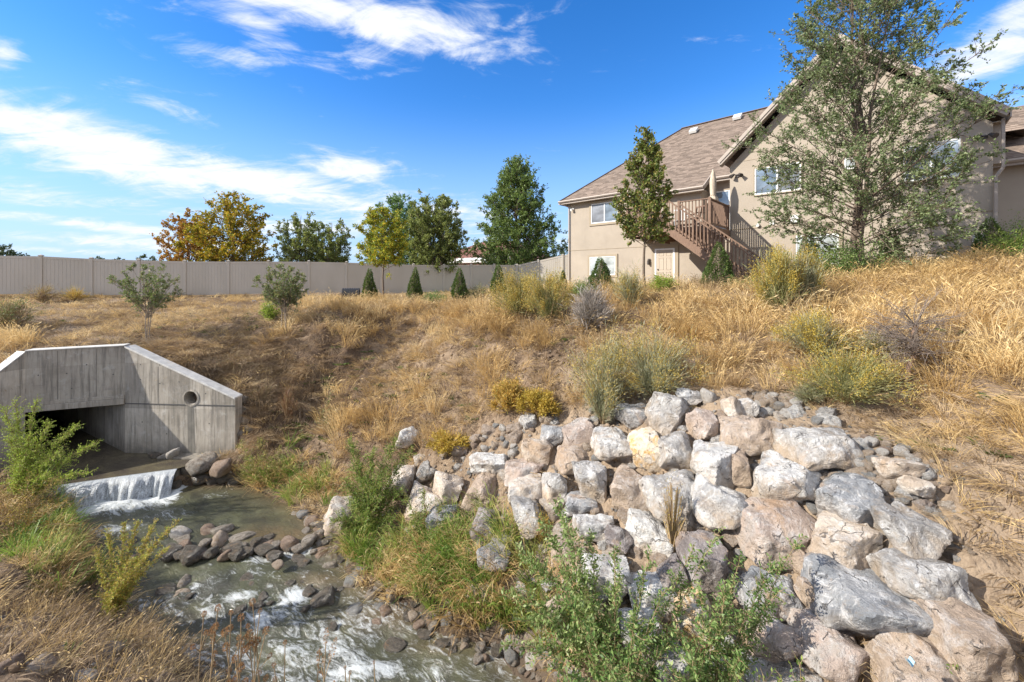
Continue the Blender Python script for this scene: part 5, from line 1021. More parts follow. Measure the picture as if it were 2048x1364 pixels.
# teasels with brown heads in the near foreground
rng = np.random.RandomState(9)
def teasel(label, px, d, tips, head=.026, long=False):
    b0 = gpt(px, d); root = empty('dry_teasel', b0, label=label, cat='weed', group='dry seed head stalks in the foreground'); polys = []; n = 0
    for (tx, ty, td) in tips:
        e = np.array(Vector(W(tx, ty, td)) - b0); s = np.array([rng.uniform(-.06, .06), rng.uniform(-.06, .06), -.05]); b = bez(s + rng.uniform(-.12, .12, 3) * [1, 1, 0], (s + e) / 2 + rng.normal(size=3) * .08, e, 6); polys.append((b, .008, .004)); ends = [(e, nrm(b[-1] - b[-2]))]
        for _ in range(5): k = rng.randint(1, 5); q = b[k]; d2 = nrm(nrm(b[-1] - b[0]) + rng.normal(size=3) * .35); l = rng.uniform(.10, .2); polys.append((np.array([q, q + d2 * l]), .004, .003)); ends.append((q + d2 * l, d2))
        for (q, dd) in ends:
            m = 90; v = nrm(rng.normal(size=(m, 3))); sz = head * rng.uniform(.7, 1.15); st = 5 if long else 1.35; ctr = q + dd * sz * (st - 1) * .3
            Pn = ctr + v * sz * .55 + dd * (v @ dd)[:, None] * sz * (st - 1) * .55; link('seed_head', quads('seed_head', Pn, v + dd * .5, np.full(m, sz * .75), .3, rng), L_teasel, root)
    link('stalks', tubes('stalks', polys), M_twig_tan, root)
teasel('dry teasel stalk with brown heads, left one of the close clump', 425, 3.9, [(408, 1228, 3.9), (436, 1216, 3.9), (428, 1258, 3.8)])
teasel('dry teasel stalk with many brown heads, middle of the clump', 470, 3.8, [(462, 1225, 3.8), (482, 1236, 3.7), (450, 1265, 3.7), (478, 1275, 3.6)])
teasel('dry teasel stalk with brown heads, tallest one of the clump', 505, 3.85, [(505, 1205, 3.85), (520, 1222, 3.8), (496, 1252, 3.8), (532, 1262, 3.7)])
teasel('thin dry stalk with pale heads leaning over the rapids', 560, 3.7, [(570, 1285, 3.7), (548, 1330, 3.6), (640, 1300, 3.8)], .016)
teasel('long dark brown dock seed spike leaning right over the stream', 575, 3.5, [(652, 1278, 3.6)], .03, True)
teasel('low dry stalks with small heads at the bottom edge by the rapids', 720, 3.3, [(748, 1325, 3.4), (700, 1345, 3.3), (690, 1335, 3.3)], .010)

# ------------------------------------------------------------------ stones
def ico(sub):
    bm = bmesh.new(); bmesh.ops.create_icosphere(bm, subdivisions=sub, radius=1); bm.verts.ensure_lookup_table()
    v = np.array([x.co[:] for x in bm.verts]); f = np.array([[x.index for x in p.verts] for p in bm.faces]); bm.free(); return v, f
ICO = {k: ico(k) for k in (2, 3, 4, 5)}
def rock_geo(seed, sub, sharp=20, nplanes=15, noise=.05, block=.5, dims=(1, 1, 1)):
    rng = np.random.RandomState(seed); D, Fc = ICO[sub]; N = nrm(rng.normal(size=(nplanes, 3))); dist = rng.uniform(.70, 1.02, nplanes)
    if block: ax = nrm(np.array([[1, 0, 0], [-1, 0, 0], [0, 1, 0], [0, -1, 0], [0, 0, 1], [0, 0, -1]]) + rng.normal(size=(6, 3)) * .18); N = np.concatenate([N, ax]); dist = np.concatenate([dist, rng.uniform(1 - block * .45, 1 - block * .15, 6)])
    c = np.maximum(D @ N.T, 0) / dist; r = (c ** sharp).sum(1) ** (-1 / sharp); Vn = D * r[:, None]; Vn /= np.abs(Vn).max(0)
    Vn = Vn * np.array(dims)
    o = rng.rand(3) * 50; sc = 1.0 / max(dims)
    if noise:
        nz = np.array([mnoise.fractal(Vector((p * sc * 2.2 + o).tolist()), .8, 2.2, 5) for p in Vn]) if sub >= 4 else np.array([mnoise.noise(Vector((p * sc * 1.6 + o).tolist())) for p in Vn])
        rdg = np.array([abs(mnoise.noise(Vector((p * sc * 1.3 + o + 9).tolist()))) for p in Vn]) if sub >= 4 else 0
        Vn = Vn + D * (nz * noise - rdg * noise * 1.3)[:, None] * max(dims)
    return Vn, Fc
def rock_mesh(name, *a, smooth_ang=32, **k):
    Vn, Fc = rock_geo(*a, **k); me = np_mesh(name, Vn, Fc, True)
    if smooth_ang: me.set_sharp_from_angle(angle=math.radians(smooth_ang))
    return me
placed = []
def near_label(px, py, L, lead):
    b = min((q for q in L if q[-1] and len(q[-1].split()) + len(lead.split()) <= 16), key=lambda q: (q[0] - px) ** 2 + (q[1] - py) ** 2); return lead + ' ' + b[-1]
B = [  # px, py, w, h, stone, label
 (1266, 829, 76, 50, 'slate', 'blocky grey boulder under the sagebrush at the upper left of the pile'),
 (1335, 820, 92, 72, 'grey', 'pointed grey boulder beside the blocky grey one at the top'),
 (1378, 793, 52, 30, 'slate', 'flat blue grey rock at the very top of the pile'),
 (1410, 846, 70, 62, 'pink', 'pinkish grey boulder below the white egg shaped cobble'),
 (1500, 862, 128, 70, 'tan', 'large tan block with vertical cracks at the top of the pile'),
 (1462, 812, 42, 44, 'cream', 'rounded tan stone on top of the large tan block, left'),
 (1494, 808, 46, 42, 'white', 'pinkish white stone on top of the large tan block, right'),
 (1638, 888, 146, 60, 'grey', 'long low grey boulder at the right of the top row'),
 (1147, 868, 70, 62, 'pink', 'white capped boulder with a rusty face at the upper left'),
 (1103, 868, 48, 32, 'slate', 'thin blue grey slab left of the white capped boulder'),
 (1222, 888, 88, 62, 'white', 'bright white boulder in the second row'),
 (1294, 896, 68, 80, 'orange', 'white boulder with an orange stained face'),
 (1348, 897, 72, 66, 'grey', 'grey tan boulder touching the orange stained one'),
 (1072, 898, 76, 52, 'cream', 'smooth cream boulder at the left of the second row'),
 (980, 924, 84, 36, 'white', 'small white and grey boulder at the left end of its row'),
 (1046, 941, 88, 36, 'pink', 'flat pinkish tan boulder below the smooth cream one'),
 (1143, 917, 76, 46, 'tan', 'squat tan boulder in the middle of the left rows'),
 (1424, 928, 96, 92, 'white', 'large white and grey boulder cracked in two, left half'),
 (1478, 938, 58, 66, 'tan', 'large cracked boulder, tan right half'),
 (1569, 960, 140, 88, 'white', 'large smooth oval grey white boulder in the centre right'),
 (1697, 1000, 118, 86, 'slate', 'grey boulder with a dark sharp top edge'),
 (1797, 935, 66, 48, 'cream', 'rounded pinkish tan stone at the right end of the cobbles'),
 (1829, 972, 46, 38, 'cream', 'pale flat stone just below the rounded pinkish one'),
 (1810, 1060, 124, 100, 'grey', 'domed grey white boulder with a shaded right side'),
 (1047, 984, 76, 52, 'cream', 'white and tan spotted boulder low on the left'),
 (1112, 967, 64, 60, 'grey', 'grey boulder with a round tan spot'),
 (1182, 957, 72, 66, 'grey', 'blue grey boulder with a white patch on its face'),
 (1255, 984, 80, 76, 'tan', 'square rough tan brown boulder'),
 (1346, 990, 124, 86, 'grey', 'big boulder half white and half blue grey'),
 (1445, 1012, 118, 92, 'white', 'white marbled boulder with dark streaks'),
 (1548, 1048, 140, 90, 'pink', 'large pink and dark grey boulder'),
 (1684, 1090, 138, 100, 'cream', 'large tan boulder with a broken white top'),
 (1840, 1152, 130, 112, 'grey', 'tall grey white boulder at the right edge of the pile'),
 (1738, 1208, 206, 122, 'slate', 'huge blue grey boulder with white streaks'),
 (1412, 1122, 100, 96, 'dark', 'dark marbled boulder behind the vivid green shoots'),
 (895, 970, 66, 48, 'cream', 'rough cream boulder in the leftmost column'),
 (967, 976, 82, 56, 'tan', 'rough tan boulder right of the leftmost column'),
 (846, 1006, 86, 62, 'cream', 'large cream boulder above the reeds'),
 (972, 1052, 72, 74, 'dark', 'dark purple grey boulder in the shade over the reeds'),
 (888, 1032, 84, 48, 'slate', 'blue grey boulder partly hidden by the reeds'),
 (985, 1112, 72, 44, 'slate', 'dark angular rock at the foot of the dark boulder'),
 (1058, 1026, 76, 72, 'grey', 'grey and cream boulder behind the tangled dry weed'),
 (1162, 1002, 80, 36, 'slate', 'low grey boulder in the small gap of soil'),
 (1190, 1055, 84, 44, 'white', 'whitish boulder half buried in soil'),
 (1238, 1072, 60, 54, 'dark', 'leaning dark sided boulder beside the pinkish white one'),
 (1306, 1066, 108, 74, 'white', 'pinkish white boulder behind the foreground shoots'),
 (1208, 1150, 104, 62, 'white', 'pale pink boulder behind the middle shrub'),
 (1298, 1180, 112, 82, 'white', 'sunlit white slab behind the shrubs'),
 (1345, 1148, 60, 62, 'dark', 'shaded grey rock wedged left of the dark marbled boulder'),
 (1545, 1188, 116, 76, 'slate', 'grey boulder with a brown broken face'),
 (1388, 1236, 90, 92, 'orange', 'orange boulder dappled by leaf shadows'),
 (1542, 1270, 116, 88, 'pink', 'grey and pink boulder behind the vivid green shrub'),
 (1660, 1286, 132, 122, 'pink', 'large reddish tan boulder with a sunken face'),
 (1832, 1324, 156, 100, 'tan', 'dusty flat topped grey tan boulder at the bottom right'),
 (1925, 1270, 130, 150, 'tan', 'leaning tan slab at the lower right'),
 (1560, 1352, 180, 64, 'grey', 'grey white boulder cut by the bottom edge'),
 (1285, 1262, 92, 84, 'white', 'white boulder behind the spreading shrub'),
 (1458, 1330, 86, 76, 'white', 'white boulder low behind the vivid green shrub'),
 (1350, 1330, 84, 70, 'grey', 'grey boulder at the bottom between the two green shrubs'),
 (1130, 1100, 60, 46, 'tan', 'tan rock behind the pale green shoots'),
 (1760, 1330, 60, 54, 'tan', 'brown rock filling the gap below the huge blue grey boulder'),
 (1120, 1220, 60, 40, 'tan', 'small tan boulder low among the pale green shoots'),
 (684, 1030, 74, 76, 'cream', 'pale creased boulder at the stream edge behind the feathery shrub'),
 (806, 962, 60, 54, 'cream', 'pale boulder half hidden by the feathery shrub'),
 (812, 874, 48, 34, 'white', 'lone whitish boulder sunk in the dry slope'),
 (1180, 925, 0, 0, None, ''),
 (1385, 1020, 0, 0, None, ''),
 (1610, 1130, 44, 52, 'tan', 'upright brown stone left of the large tan boulder'),
 (1625, 1190, 50, 66, 'tan', 'smooth tan oblong stone left of the huge blue grey boulder'),
 (1782, 1200, 0, 0, None, ''),
]
for i, (px, py, w, h, st, lb) in enumerate(B):
    if not st: continue
    c = hit(px, py + h * .06) * .982; k = c.y / F; dims = (w * k / 2 * 1.03, (w + h) * k / 4 * 1.2, h * k / 2 * 1.09)
    me = rock_mesh('boulder', 300 + i, 5 if w > 80 else 4, sharp=[20, 32, 46][i % 3], nplanes=[7, 9, 12][(i * 7) % 3], noise=.085, block=.45 if st in ('tan', 'slate', 'grey', 'pink') else .3, dims=dims)
    link('boulder', me, ROCK[st], None, c, label=lb, cat='boulder', group='riprap boulders on the slope')
    placed.append((px, py, w / 2, h / 2))
# cobbles share eight base shapes
cob = {}
for st in COBM:
    cob[st] = []
    for j in range(4):
        me = rock_mesh('cobble', 900 + j, 3, sharp=[6, 10, 18, 8][j], nplanes=11, noise=.10, block=.3, smooth_ang=None); me.materials.append(COBM[st]); cob[st].append(me)
rr = random.Random(21)
def cobble(name, px, py, w, h, st, label, group, sink=.0, z=None):
    if z is None: c = hit(px, py)
    else: v = (HY - py) / F; d = z / v; c = Vector(((px - CX) / F * d, d, z))
    k = c.y / F; o = link(name, rr.choice(cob[st]), None, None, c, label=label, cat='stone', group=group); hh = h * k / 2
    o.scale = (w * k / 2, (w + h) * k / 4, hh); o.rotation_euler = (rr.uniform(-.3, .3), rr.uniform(-.2, .2), rr.choice((0, math.pi)) + rr.uniform(-.5, .5)); o.location.z += hh * sink; return o
GD = 'stones of the low dam across the stream'; GE = 'stones along the right edge of the stream'; GC = 'rocks beside the waterfall'
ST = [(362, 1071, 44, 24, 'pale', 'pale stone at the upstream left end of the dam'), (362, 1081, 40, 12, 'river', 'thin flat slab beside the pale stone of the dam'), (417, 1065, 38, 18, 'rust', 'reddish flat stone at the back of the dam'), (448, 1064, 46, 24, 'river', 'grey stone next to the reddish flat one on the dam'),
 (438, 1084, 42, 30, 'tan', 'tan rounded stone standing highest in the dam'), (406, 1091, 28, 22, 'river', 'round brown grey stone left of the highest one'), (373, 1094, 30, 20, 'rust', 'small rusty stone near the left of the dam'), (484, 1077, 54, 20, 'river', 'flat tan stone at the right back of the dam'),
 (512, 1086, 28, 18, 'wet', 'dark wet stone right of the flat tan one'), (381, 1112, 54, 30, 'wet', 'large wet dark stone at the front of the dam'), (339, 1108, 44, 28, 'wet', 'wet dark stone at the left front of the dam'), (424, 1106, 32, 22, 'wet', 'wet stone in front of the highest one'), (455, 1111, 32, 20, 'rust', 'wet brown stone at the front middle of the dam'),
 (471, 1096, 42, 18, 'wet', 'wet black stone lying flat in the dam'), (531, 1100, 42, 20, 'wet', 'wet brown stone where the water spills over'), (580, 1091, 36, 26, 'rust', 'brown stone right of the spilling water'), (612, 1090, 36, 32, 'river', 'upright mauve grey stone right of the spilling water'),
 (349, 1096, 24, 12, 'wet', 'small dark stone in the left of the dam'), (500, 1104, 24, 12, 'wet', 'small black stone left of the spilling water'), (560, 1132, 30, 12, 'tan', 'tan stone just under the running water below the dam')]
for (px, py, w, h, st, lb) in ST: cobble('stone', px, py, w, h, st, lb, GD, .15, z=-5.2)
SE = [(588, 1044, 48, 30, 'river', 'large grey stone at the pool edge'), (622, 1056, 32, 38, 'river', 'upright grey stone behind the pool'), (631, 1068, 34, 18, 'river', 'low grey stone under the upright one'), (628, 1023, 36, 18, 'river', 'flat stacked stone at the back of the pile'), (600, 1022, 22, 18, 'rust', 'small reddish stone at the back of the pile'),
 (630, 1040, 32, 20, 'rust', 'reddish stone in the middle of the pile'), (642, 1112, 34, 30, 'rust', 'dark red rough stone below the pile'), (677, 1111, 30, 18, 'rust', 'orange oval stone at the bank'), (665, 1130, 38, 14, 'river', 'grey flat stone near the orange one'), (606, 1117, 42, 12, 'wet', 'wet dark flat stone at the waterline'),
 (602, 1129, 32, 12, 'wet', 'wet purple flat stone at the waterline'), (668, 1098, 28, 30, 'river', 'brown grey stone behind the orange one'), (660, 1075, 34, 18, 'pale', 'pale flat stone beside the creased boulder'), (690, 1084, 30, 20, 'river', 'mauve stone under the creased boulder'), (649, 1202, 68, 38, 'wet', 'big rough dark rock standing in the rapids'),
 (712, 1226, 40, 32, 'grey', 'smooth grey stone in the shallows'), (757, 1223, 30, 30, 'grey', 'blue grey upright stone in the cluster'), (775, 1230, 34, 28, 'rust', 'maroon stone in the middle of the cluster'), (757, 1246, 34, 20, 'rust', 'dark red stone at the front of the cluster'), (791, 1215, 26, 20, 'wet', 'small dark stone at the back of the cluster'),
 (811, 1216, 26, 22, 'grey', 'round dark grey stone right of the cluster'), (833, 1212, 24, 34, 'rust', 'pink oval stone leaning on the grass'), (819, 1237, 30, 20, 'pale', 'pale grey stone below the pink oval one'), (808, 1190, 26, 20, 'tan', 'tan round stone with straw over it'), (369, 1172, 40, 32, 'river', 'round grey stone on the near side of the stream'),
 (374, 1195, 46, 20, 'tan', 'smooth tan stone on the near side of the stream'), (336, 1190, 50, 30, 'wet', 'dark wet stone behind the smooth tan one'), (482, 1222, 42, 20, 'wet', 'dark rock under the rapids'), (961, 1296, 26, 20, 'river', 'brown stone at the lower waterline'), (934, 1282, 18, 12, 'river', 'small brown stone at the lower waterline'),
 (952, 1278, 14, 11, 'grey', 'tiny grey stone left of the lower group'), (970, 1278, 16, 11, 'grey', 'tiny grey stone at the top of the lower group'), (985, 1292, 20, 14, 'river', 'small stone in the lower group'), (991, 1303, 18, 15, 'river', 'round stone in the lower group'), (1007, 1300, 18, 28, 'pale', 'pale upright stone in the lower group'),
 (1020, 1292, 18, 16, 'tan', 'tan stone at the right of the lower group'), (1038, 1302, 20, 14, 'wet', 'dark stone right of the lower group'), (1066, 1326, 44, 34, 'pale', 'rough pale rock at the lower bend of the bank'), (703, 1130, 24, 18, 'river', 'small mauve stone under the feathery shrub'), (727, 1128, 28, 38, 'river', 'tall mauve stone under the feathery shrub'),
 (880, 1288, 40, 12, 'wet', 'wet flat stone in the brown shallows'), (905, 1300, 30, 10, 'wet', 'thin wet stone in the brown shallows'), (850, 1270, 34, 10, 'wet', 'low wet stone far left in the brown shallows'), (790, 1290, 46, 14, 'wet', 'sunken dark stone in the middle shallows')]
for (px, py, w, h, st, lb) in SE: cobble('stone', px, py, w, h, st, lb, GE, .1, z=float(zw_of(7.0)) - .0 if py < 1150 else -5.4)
for (px, py, w, h, st, lb, z) in [(343, 911, 28, 24, 'pale', 'white stone standing on the apron under the drain pipe', -4.68), (312, 912, 26, 12, 'wet', 'dark lump of debris at the foot of the wing wall', -4.72), (398, 935, 46, 32, 'river', 'flat tan grey rock at the end of the waterfall', -4.75), (424, 922, 42, 30, 'river', 'round grey rock behind the flat one', -4.7),
   (442, 936, 42, 32, 'rust', 'mauve rock leaning on the round grey one', -4.75), (402, 958, 38, 20, 'wet', 'wet rock beneath the flat one', -5.05), (450, 954, 40, 24, 'wet', 'wet rock below the mauve one', -5.05), (352, 970, 26, 18, 'wet', 'black wet rock in the foam', -5.1), (376, 945, 24, 30, 'wet', 'dark rock against the end of the weir', -4.95), (470, 962, 26, 14, 'wet', 'wet slab at the corner of the pool', -5.1), (424, 960, 30, 18, 'wet', 'black rock under the round grey one', -5.1)]:
    cobble('rock', px, py, w, h, st, lb, GC, 0, z=z)
for (px, py, w, h, st, lb) in [(488, 800, 16, 20, 'river', 'stone stacked highest beside the end of the wing wall'), (484, 820, 18, 18, 'river', 'stone second from the top beside the wing wall'), (488, 842, 22, 18, 'tan', 'stone in the middle of the stack beside the wing wall'), (500, 858, 24, 16, 'river', 'stone low in the stack beside the wing wall'), (484, 866, 20, 16, 'river', 'lowest stone of the stack beside the wing wall')]:
    cobble('stone', px, py, w, h, st, lb, 'stones stacked beside the wing wall')
for (px, py, w, h, st, lb) in [(14, 1340, 56, 50, 'rust', 'mauve stone at the bottom left corner'), (75, 1336, 66, 34, 'tan', 'tan stone under the grass at the bottom left'), (216, 1306, 44, 32, 'tan', 'tan stone half hidden by near grass'), (165, 1356, 52, 18, 'pale', 'white flat stone at the bottom edge'), (120, 1232, 40, 14, 'tan', 'flat tan stone in the near grass'), (390, 1290, 40, 26, 'pale', 'white stone behind the teasels'), (455, 1320, 44, 34, 'grey', 'grey stone behind the teasel stalks'), (350, 1270, 30, 20, 'pale', 'pale stone left of the teasels')]:
    cobble('stone', px, py, w, h, st, lb, 'stones in the near dry grass')
for (px, py, w, h, st, lb) in [(1418, 802, 34, 38, 'pale', 'white egg shaped cobble standing above the pinkish grey boulder'), (1569, 834, 34, 24, 'pale', 'smooth white cobble right of the large tan block'), (1543, 808, 30, 24, 'tan', 'tan cobble above the smooth white one'), (1534, 826, 30, 20, 'cream' if False else 'pale', 'pale cobble left of the smooth white one'), (1518, 812, 22, 18, 'pale', 'small white cobble beside the pinkish white stone'),
   (1395, 942, 46, 16, 'tan', 'long tan cobble below the grey tan boulder'), (1352, 943, 22, 16, 'pale', 'round pale cobble left of the long tan one'), (1170, 930, 24, 10, 'pale', 'flat cream cobble between the left rows'), (1185, 870, 20, 12, 'pale', 'oval cream cobble left of the bright white boulder'), (1710, 944, 36, 20, 'tan', 'tan oval cobble on top of the dark edged boulder'), (1740, 958, 40, 12, 'tan', 'flat tan slab beside the tan oval cobble'),
   (1780, 978, 36, 34, 'tan', 'largest round grey tan cobble in the cobble fan'), (1712, 918, 28, 18, 'grey', 'grey flat cobble high in the cobble fan'), (1762, 922, 34, 18, 'tan', 'tan cobble left of the rounded pinkish stone'), (1722, 932, 26, 20, 'pale', 'pale round cobble high in the cobble fan'), (1750, 930, 24, 16, 'rust', 'orange cobble in the cobble fan'), (1731, 950, 0, 0, 'tan', ''), (1734, 952, 28, 14, 'grey', 'white grey angular cobble in the fan'),
   (1770, 950, 32, 20, 'grey', 'dark grey cobble in the cobble fan'), (1838, 1004, 38, 22, 'rust', 'rusty angular stone right of the fan'), (1845, 1012, 26, 20, 'grey', 'grey angular stone over the domed boulder'), (1778, 1008, 26, 16, 'tan', 'tan oval cobble low in the fan'), (1806, 1010, 26, 10, 'pale', 'flat pale cobble low in the fan'), (1762, 1020, 16, 20, 'grey', 'grey green pebble pair, right one'), (1752, 1025, 14, 20, 'grey', 'grey green pebble pair, left one'),
   (1640, 1160, 44, 34, 'tan', 'brown stone below the upright brown one'), (1790, 1186, 34, 28, 'pale', 'pale stone between the two large grey boulders'), (1690, 1205, 0, 0, 'tan', '')]:
    if w: cobble('cobble', px, py, w, h, st, lb, 'larger cobbles among the boulders', .25)
for zone, cx_, cy_, sx, sy, n_s, sts, z_ in (('low dam', 500, 1098, 190, 26, 34, ['wet', 'wet', 'river', 'rust'], -5.22), ('rapids', 560, 1190, 150, 60, 16, ['wet'], -5.36), ('right bank waterline', 0, 0, 0, 0, 60, ['wet', 'river', 'river', 'rust', 'tan', 'grey'], 0)):
    for q_ in range(n_s):
        if sx: px, py = rr.gauss(cx_, sx * .5), rr.gauss(cy_, sy * .5); z_q = z_
        else:
            k_ = rr.randrange(2, len(right_edge) - 1); t_q = rr.random(); ex = right_edge[k_][0] * (1 - t_q) + right_edge[k_ + 1][0] * t_q + rr.gauss(.03, .1); ey = right_edge[k_][1] * (1 - t_q) + right_edge[k_ + 1][1] * t_q + rr.gauss(.02, .1)
            z_q = float(max(H(ex, ey), zw_of(ey))); px = CX + F * ex / ey; py = HY - F * z_q / ey
        w = rr.uniform(14, 34); st = rr.choice(sts); cobble('stone', px, py, w, w * rr.uniform(.45, .8), st, near_label(px, py, ST if zone == 'low dam' else SE, f"small {dict(wet='wet dark', river='brown', rust='mauve', tan='tan', grey='grey')[st]} stone near the"), f'small stones of the {zone}', .1, z=z_q)
def in_rocks(px, py, m=.85): return any(((px - a) / (b * m)) ** 2 + ((py - c) / (e * m)) ** 2 < 1 for a, c, b, e in placed)
ROCKPX = np.array([(700, 1010), (820, 930), (960, 862), (1080, 828), (1200, 815), (1250, 795), (1300, 775), (1480, 780), (1590, 800), (1750, 870), (1860, 910), (1900, 1000), (1935, 1100), (1990, 1230), (2048, 1364), (1090, 1364), (960, 1260), (820, 1130)], float)
RUB = {}
for q_, st in enumerate(('tan', 'cream', 'white', 'grey', 'pink')):
    RUB[st] = []
    for j in range(3): me = rock_mesh('rubble', 700 + q_ * 3 + j, 4, sharp=30, nplanes=9, noise=.10, block=.3, smooth_ang=30); me.materials.append(ROCK[st]); RUB[st].append(me)
nr_ = 0
for _ in range(5000):
    if nr_ >= 165: break
    px, py = rr.uniform(800, 1960), rr.uniform(820, 1360); w = rr.uniform(18, 46)
    if not inside(ROCKPX, np.array([px]), np.array([py]))[0] or in_rocks(px, py, .92): continue
    st = rr.choices(list(RUB), [4, 4, 2.5, 2, 1])[0]; c = hit(px, py); k = c.y / F
    o = link('rubble_stone', rr.choice(RUB[st]), None, None, c, label=near_label(px, py, B, f'medium {dict(tan="tan", cream="cream", white="white", grey="grey", pink="rusty")[st]} stone beside the'), cat='stone', group='medium stones wedged between the boulders')
    h = w * rr.uniform(.6, .95); o.scale = (w * k / 2, (w + h) * k / 4, h * k / 2); o.rotation_euler = (rr.uniform(-.4, .4), rr.uniform(-.4, .4), rr.uniform(0, 6.28)); placed.append((px, py, w * .42, h * .42)); nr_ += 1
cnt = 0; tries = 0
fan = [(1750, 960, 95, 48, .45), (1680, 930, 60, 30, .1), (1530, 800, 60, 22, .12), (1480, 950, 300, 120, .15), (1050, 900, 120, 50, .18), (1860, 1100, 40, 100, .08), (1700, 1150, 200, 120, .1)]
while cnt < 205 and tries < 6000:
    tries += 1; f_ = rr.choices(fan, [a[4] for a in fan])[0]; px = rr.gauss(f_[0], f_[2] * .6); py = rr.gauss(f_[1], f_[3] * .6)
    if not inside(ROCKPX, np.array([px]), np.array([py]))[0] or in_rocks(px, py, 1.0): continue
    w = rr.uniform(12, 32) * (.75 if f_[4] > .17 and f_[0] < 1200 else 1); st = rr.choices(['tan', 'pale', 'grey', 'rust'], [5, 3, 2.2, .8])[0]
    where = 'fan of cobbles right of the dark edged boulder' if f_ in fan[:2] else 'gaps between the boulders'
    cobble('cobble', px, py, w, w * rr.uniform(.5, .85), st, near_label(px, py, B, f'small {dict(tan="tan", pale="pale", grey="grey", rust="rusty")[st]} cobble by the'), 'small cobbles between the boulders', .5); placed.append((px, py, w * .4, w * .3)); cnt += 1

# ------------------------------------------------------------------ ground cover (nobody could count it)
def scatter(name, label, src, pts, rots, scl, cat=None):
    me = bpy.data.meshes.new(name); me.from_pydata([tuple(p) for p in pts], [], [])
    a = me.attributes.new('rot', 'FLOAT_VECTOR', 'POINT'); a.data.foreach_set('vector', np.asarray(rots, np.float32).ravel())
    a = me.attributes.new('scl', 'FLOAT', 'POINT'); a.data.foreach_set('value', np.asarray(scl, np.float32)); o = link(name, me, None, label=label, cat=cat, kind='stuff')
    so_ = bpy.data.objects.new(name + '_tuft', src); ng = bpy.data.node_groups.new(name, 'GeometryNodeTree')
    ng.interface.new_socket(name='Geometry', in_out='INPUT', socket_type='NodeSocketGeometry'); ng.interface.new_socket(name='Geometry', in_out='OUTPUT', socket_type='NodeSocketGeometry')
    N = ng.nodes; gi = N.new('NodeGroupInput'); go = N.new('NodeGroupOutput'); mp = N.new('GeometryNodeMeshToPoints'); ip = N.new('GeometryNodeInstanceOnPoints'); oi = N.new('GeometryNodeObjectInfo'); oi.inputs['Object'].default_value = so_; oi.inputs['As Instance'].default_value = True
    r = N.new('GeometryNodeInputNamedAttribute'); r.data_type = 'FLOAT_VECTOR'; r.inputs['Name'].default_value = 'rot'; s = N.new('GeometryNodeInputNamedAttribute'); s.data_type = 'FLOAT'; s.inputs['Name'].default_value = 'scl'
    Lk = ng.links.new; Lk(gi.outputs[0], mp.inputs['Mesh']); Lk(mp.outputs[0], ip.inputs['Points']); Lk(oi.outputs['Geometry'], ip.inputs['Instance']); Lk(r.outputs['Attribute'], ip.inputs['Rotation']); Lk(s.outputs['Attribute'], ip.inputs['Scale']); Lk(ip.outputs[0], go.inputs[0])
    md = o.modifiers.new('scatter', 'NODES'); md.node_group = ng; return o
def tuft(name, seed, n, h, spread, lean, width, mat, droop=.35, fan=.35, flat=0.0, seedhead=0.0):
    rng = np.random.RandomState(seed); a = rng.rand(n) * 6.28; q = rng.rand(n) ** .6 * spread; b = np.stack([q * np.cos(a), q * np.sin(a), np.full(n, -.03)], 1)
    hh = h * rng.uniform(.55, 1.1, n)[:, None]; out = np.stack([np.cos(a) * fan + lean + rng.normal(size=n) * .18, np.sin(a) * fan + rng.normal(size=n) * .18, np.full(n, 1 - flat)], 1); out = nrm(out); sd_ = nrm(np.cross(out, rng.normal(size=(n, 3)))) * width * .5
    bend = nrm(out * [1, 1, 0] + 1e-6); p1 = b + out * hh * .5; p2 = b + out * hh * .82 + bend * hh * droop * .2; p3 = b + out * hh + bend * hh * droop * .6 - np.array([0, 0, 1]) * hh * droop * .3
    v = np.stack([b - sd_, b + sd_, p1 + sd_, p1 - sd_, p2 + sd_ * .8, p2 - sd_ * .8, p3 + sd_ * .12, p3 - sd_ * .12], 1); k = np.arange(n)[:, None] * 8
    f = np.concatenate([k + [0, 1, 2, 3], k + [3, 2, 4, 5], k + [5, 4, 6, 7]]); v = v.reshape(-1, 3)
    if seedhead:
        m = int(n * seedhead); j = rng.choice(n, m, False); sv = sd_[j] * 3.0; e = p3[j]; d = nrm(p3[j] - p2[j]); L = h * .16; w = np.stack([e - d * L * .2, e + d * L * .4 + sv, e + d * L, e + d * L * .4 - sv], 1).reshape(-1, 3)
        f = np.concatenate([f, len(v) + np.arange(4 * m).reshape(m, 4)]); v = np.concatenate([v, w])
    me = np_mesh(name, v, f); me.materials.append(mat); return me
rng = np.random.RandomState(77)
ROCKW = np.array([tuple(hit(*p))[:2] for p in ROCKPX])
def cand(n, x0, x1, y0, y1):
    x = rng.uniform(x0, x1, n); y = rng.uniform(y0, y1, n); z = H(x, y); px = CX + F * x / y; py = HY - F * z / y
    ok = ~inside(POOL, x, y) & ~(pdist(POOL, x, y) < .08) & ~inside(APRON, x, y) & (px > -160) & (px < 2210) & (py < 1480)
    s1, t1 = seg_side(*Lj, *Cj, x, y); ok &= ~((np.abs(s1) < .4) & (t1 > -.1) & (t1 < 1.1)); s1, t1 = seg_side(*Cj, *Ej, x, y); ok &= ~((s1 > -.05) & (s1 < .5) & (t1 > -.1) & (t1 < 1.05))
    rk = inside(ROCKW, x, y); return x, y, z, px, py, ok, rk
def gauss(px, py, L): 
    o = np.zeros_like(px)
    for a, b, sx, sy, s in L: o = np.maximum(o, s * np.exp(-((px - a) / sx) ** 2 - ((py - b) / sy) ** 2))
    return o
e_ = .15
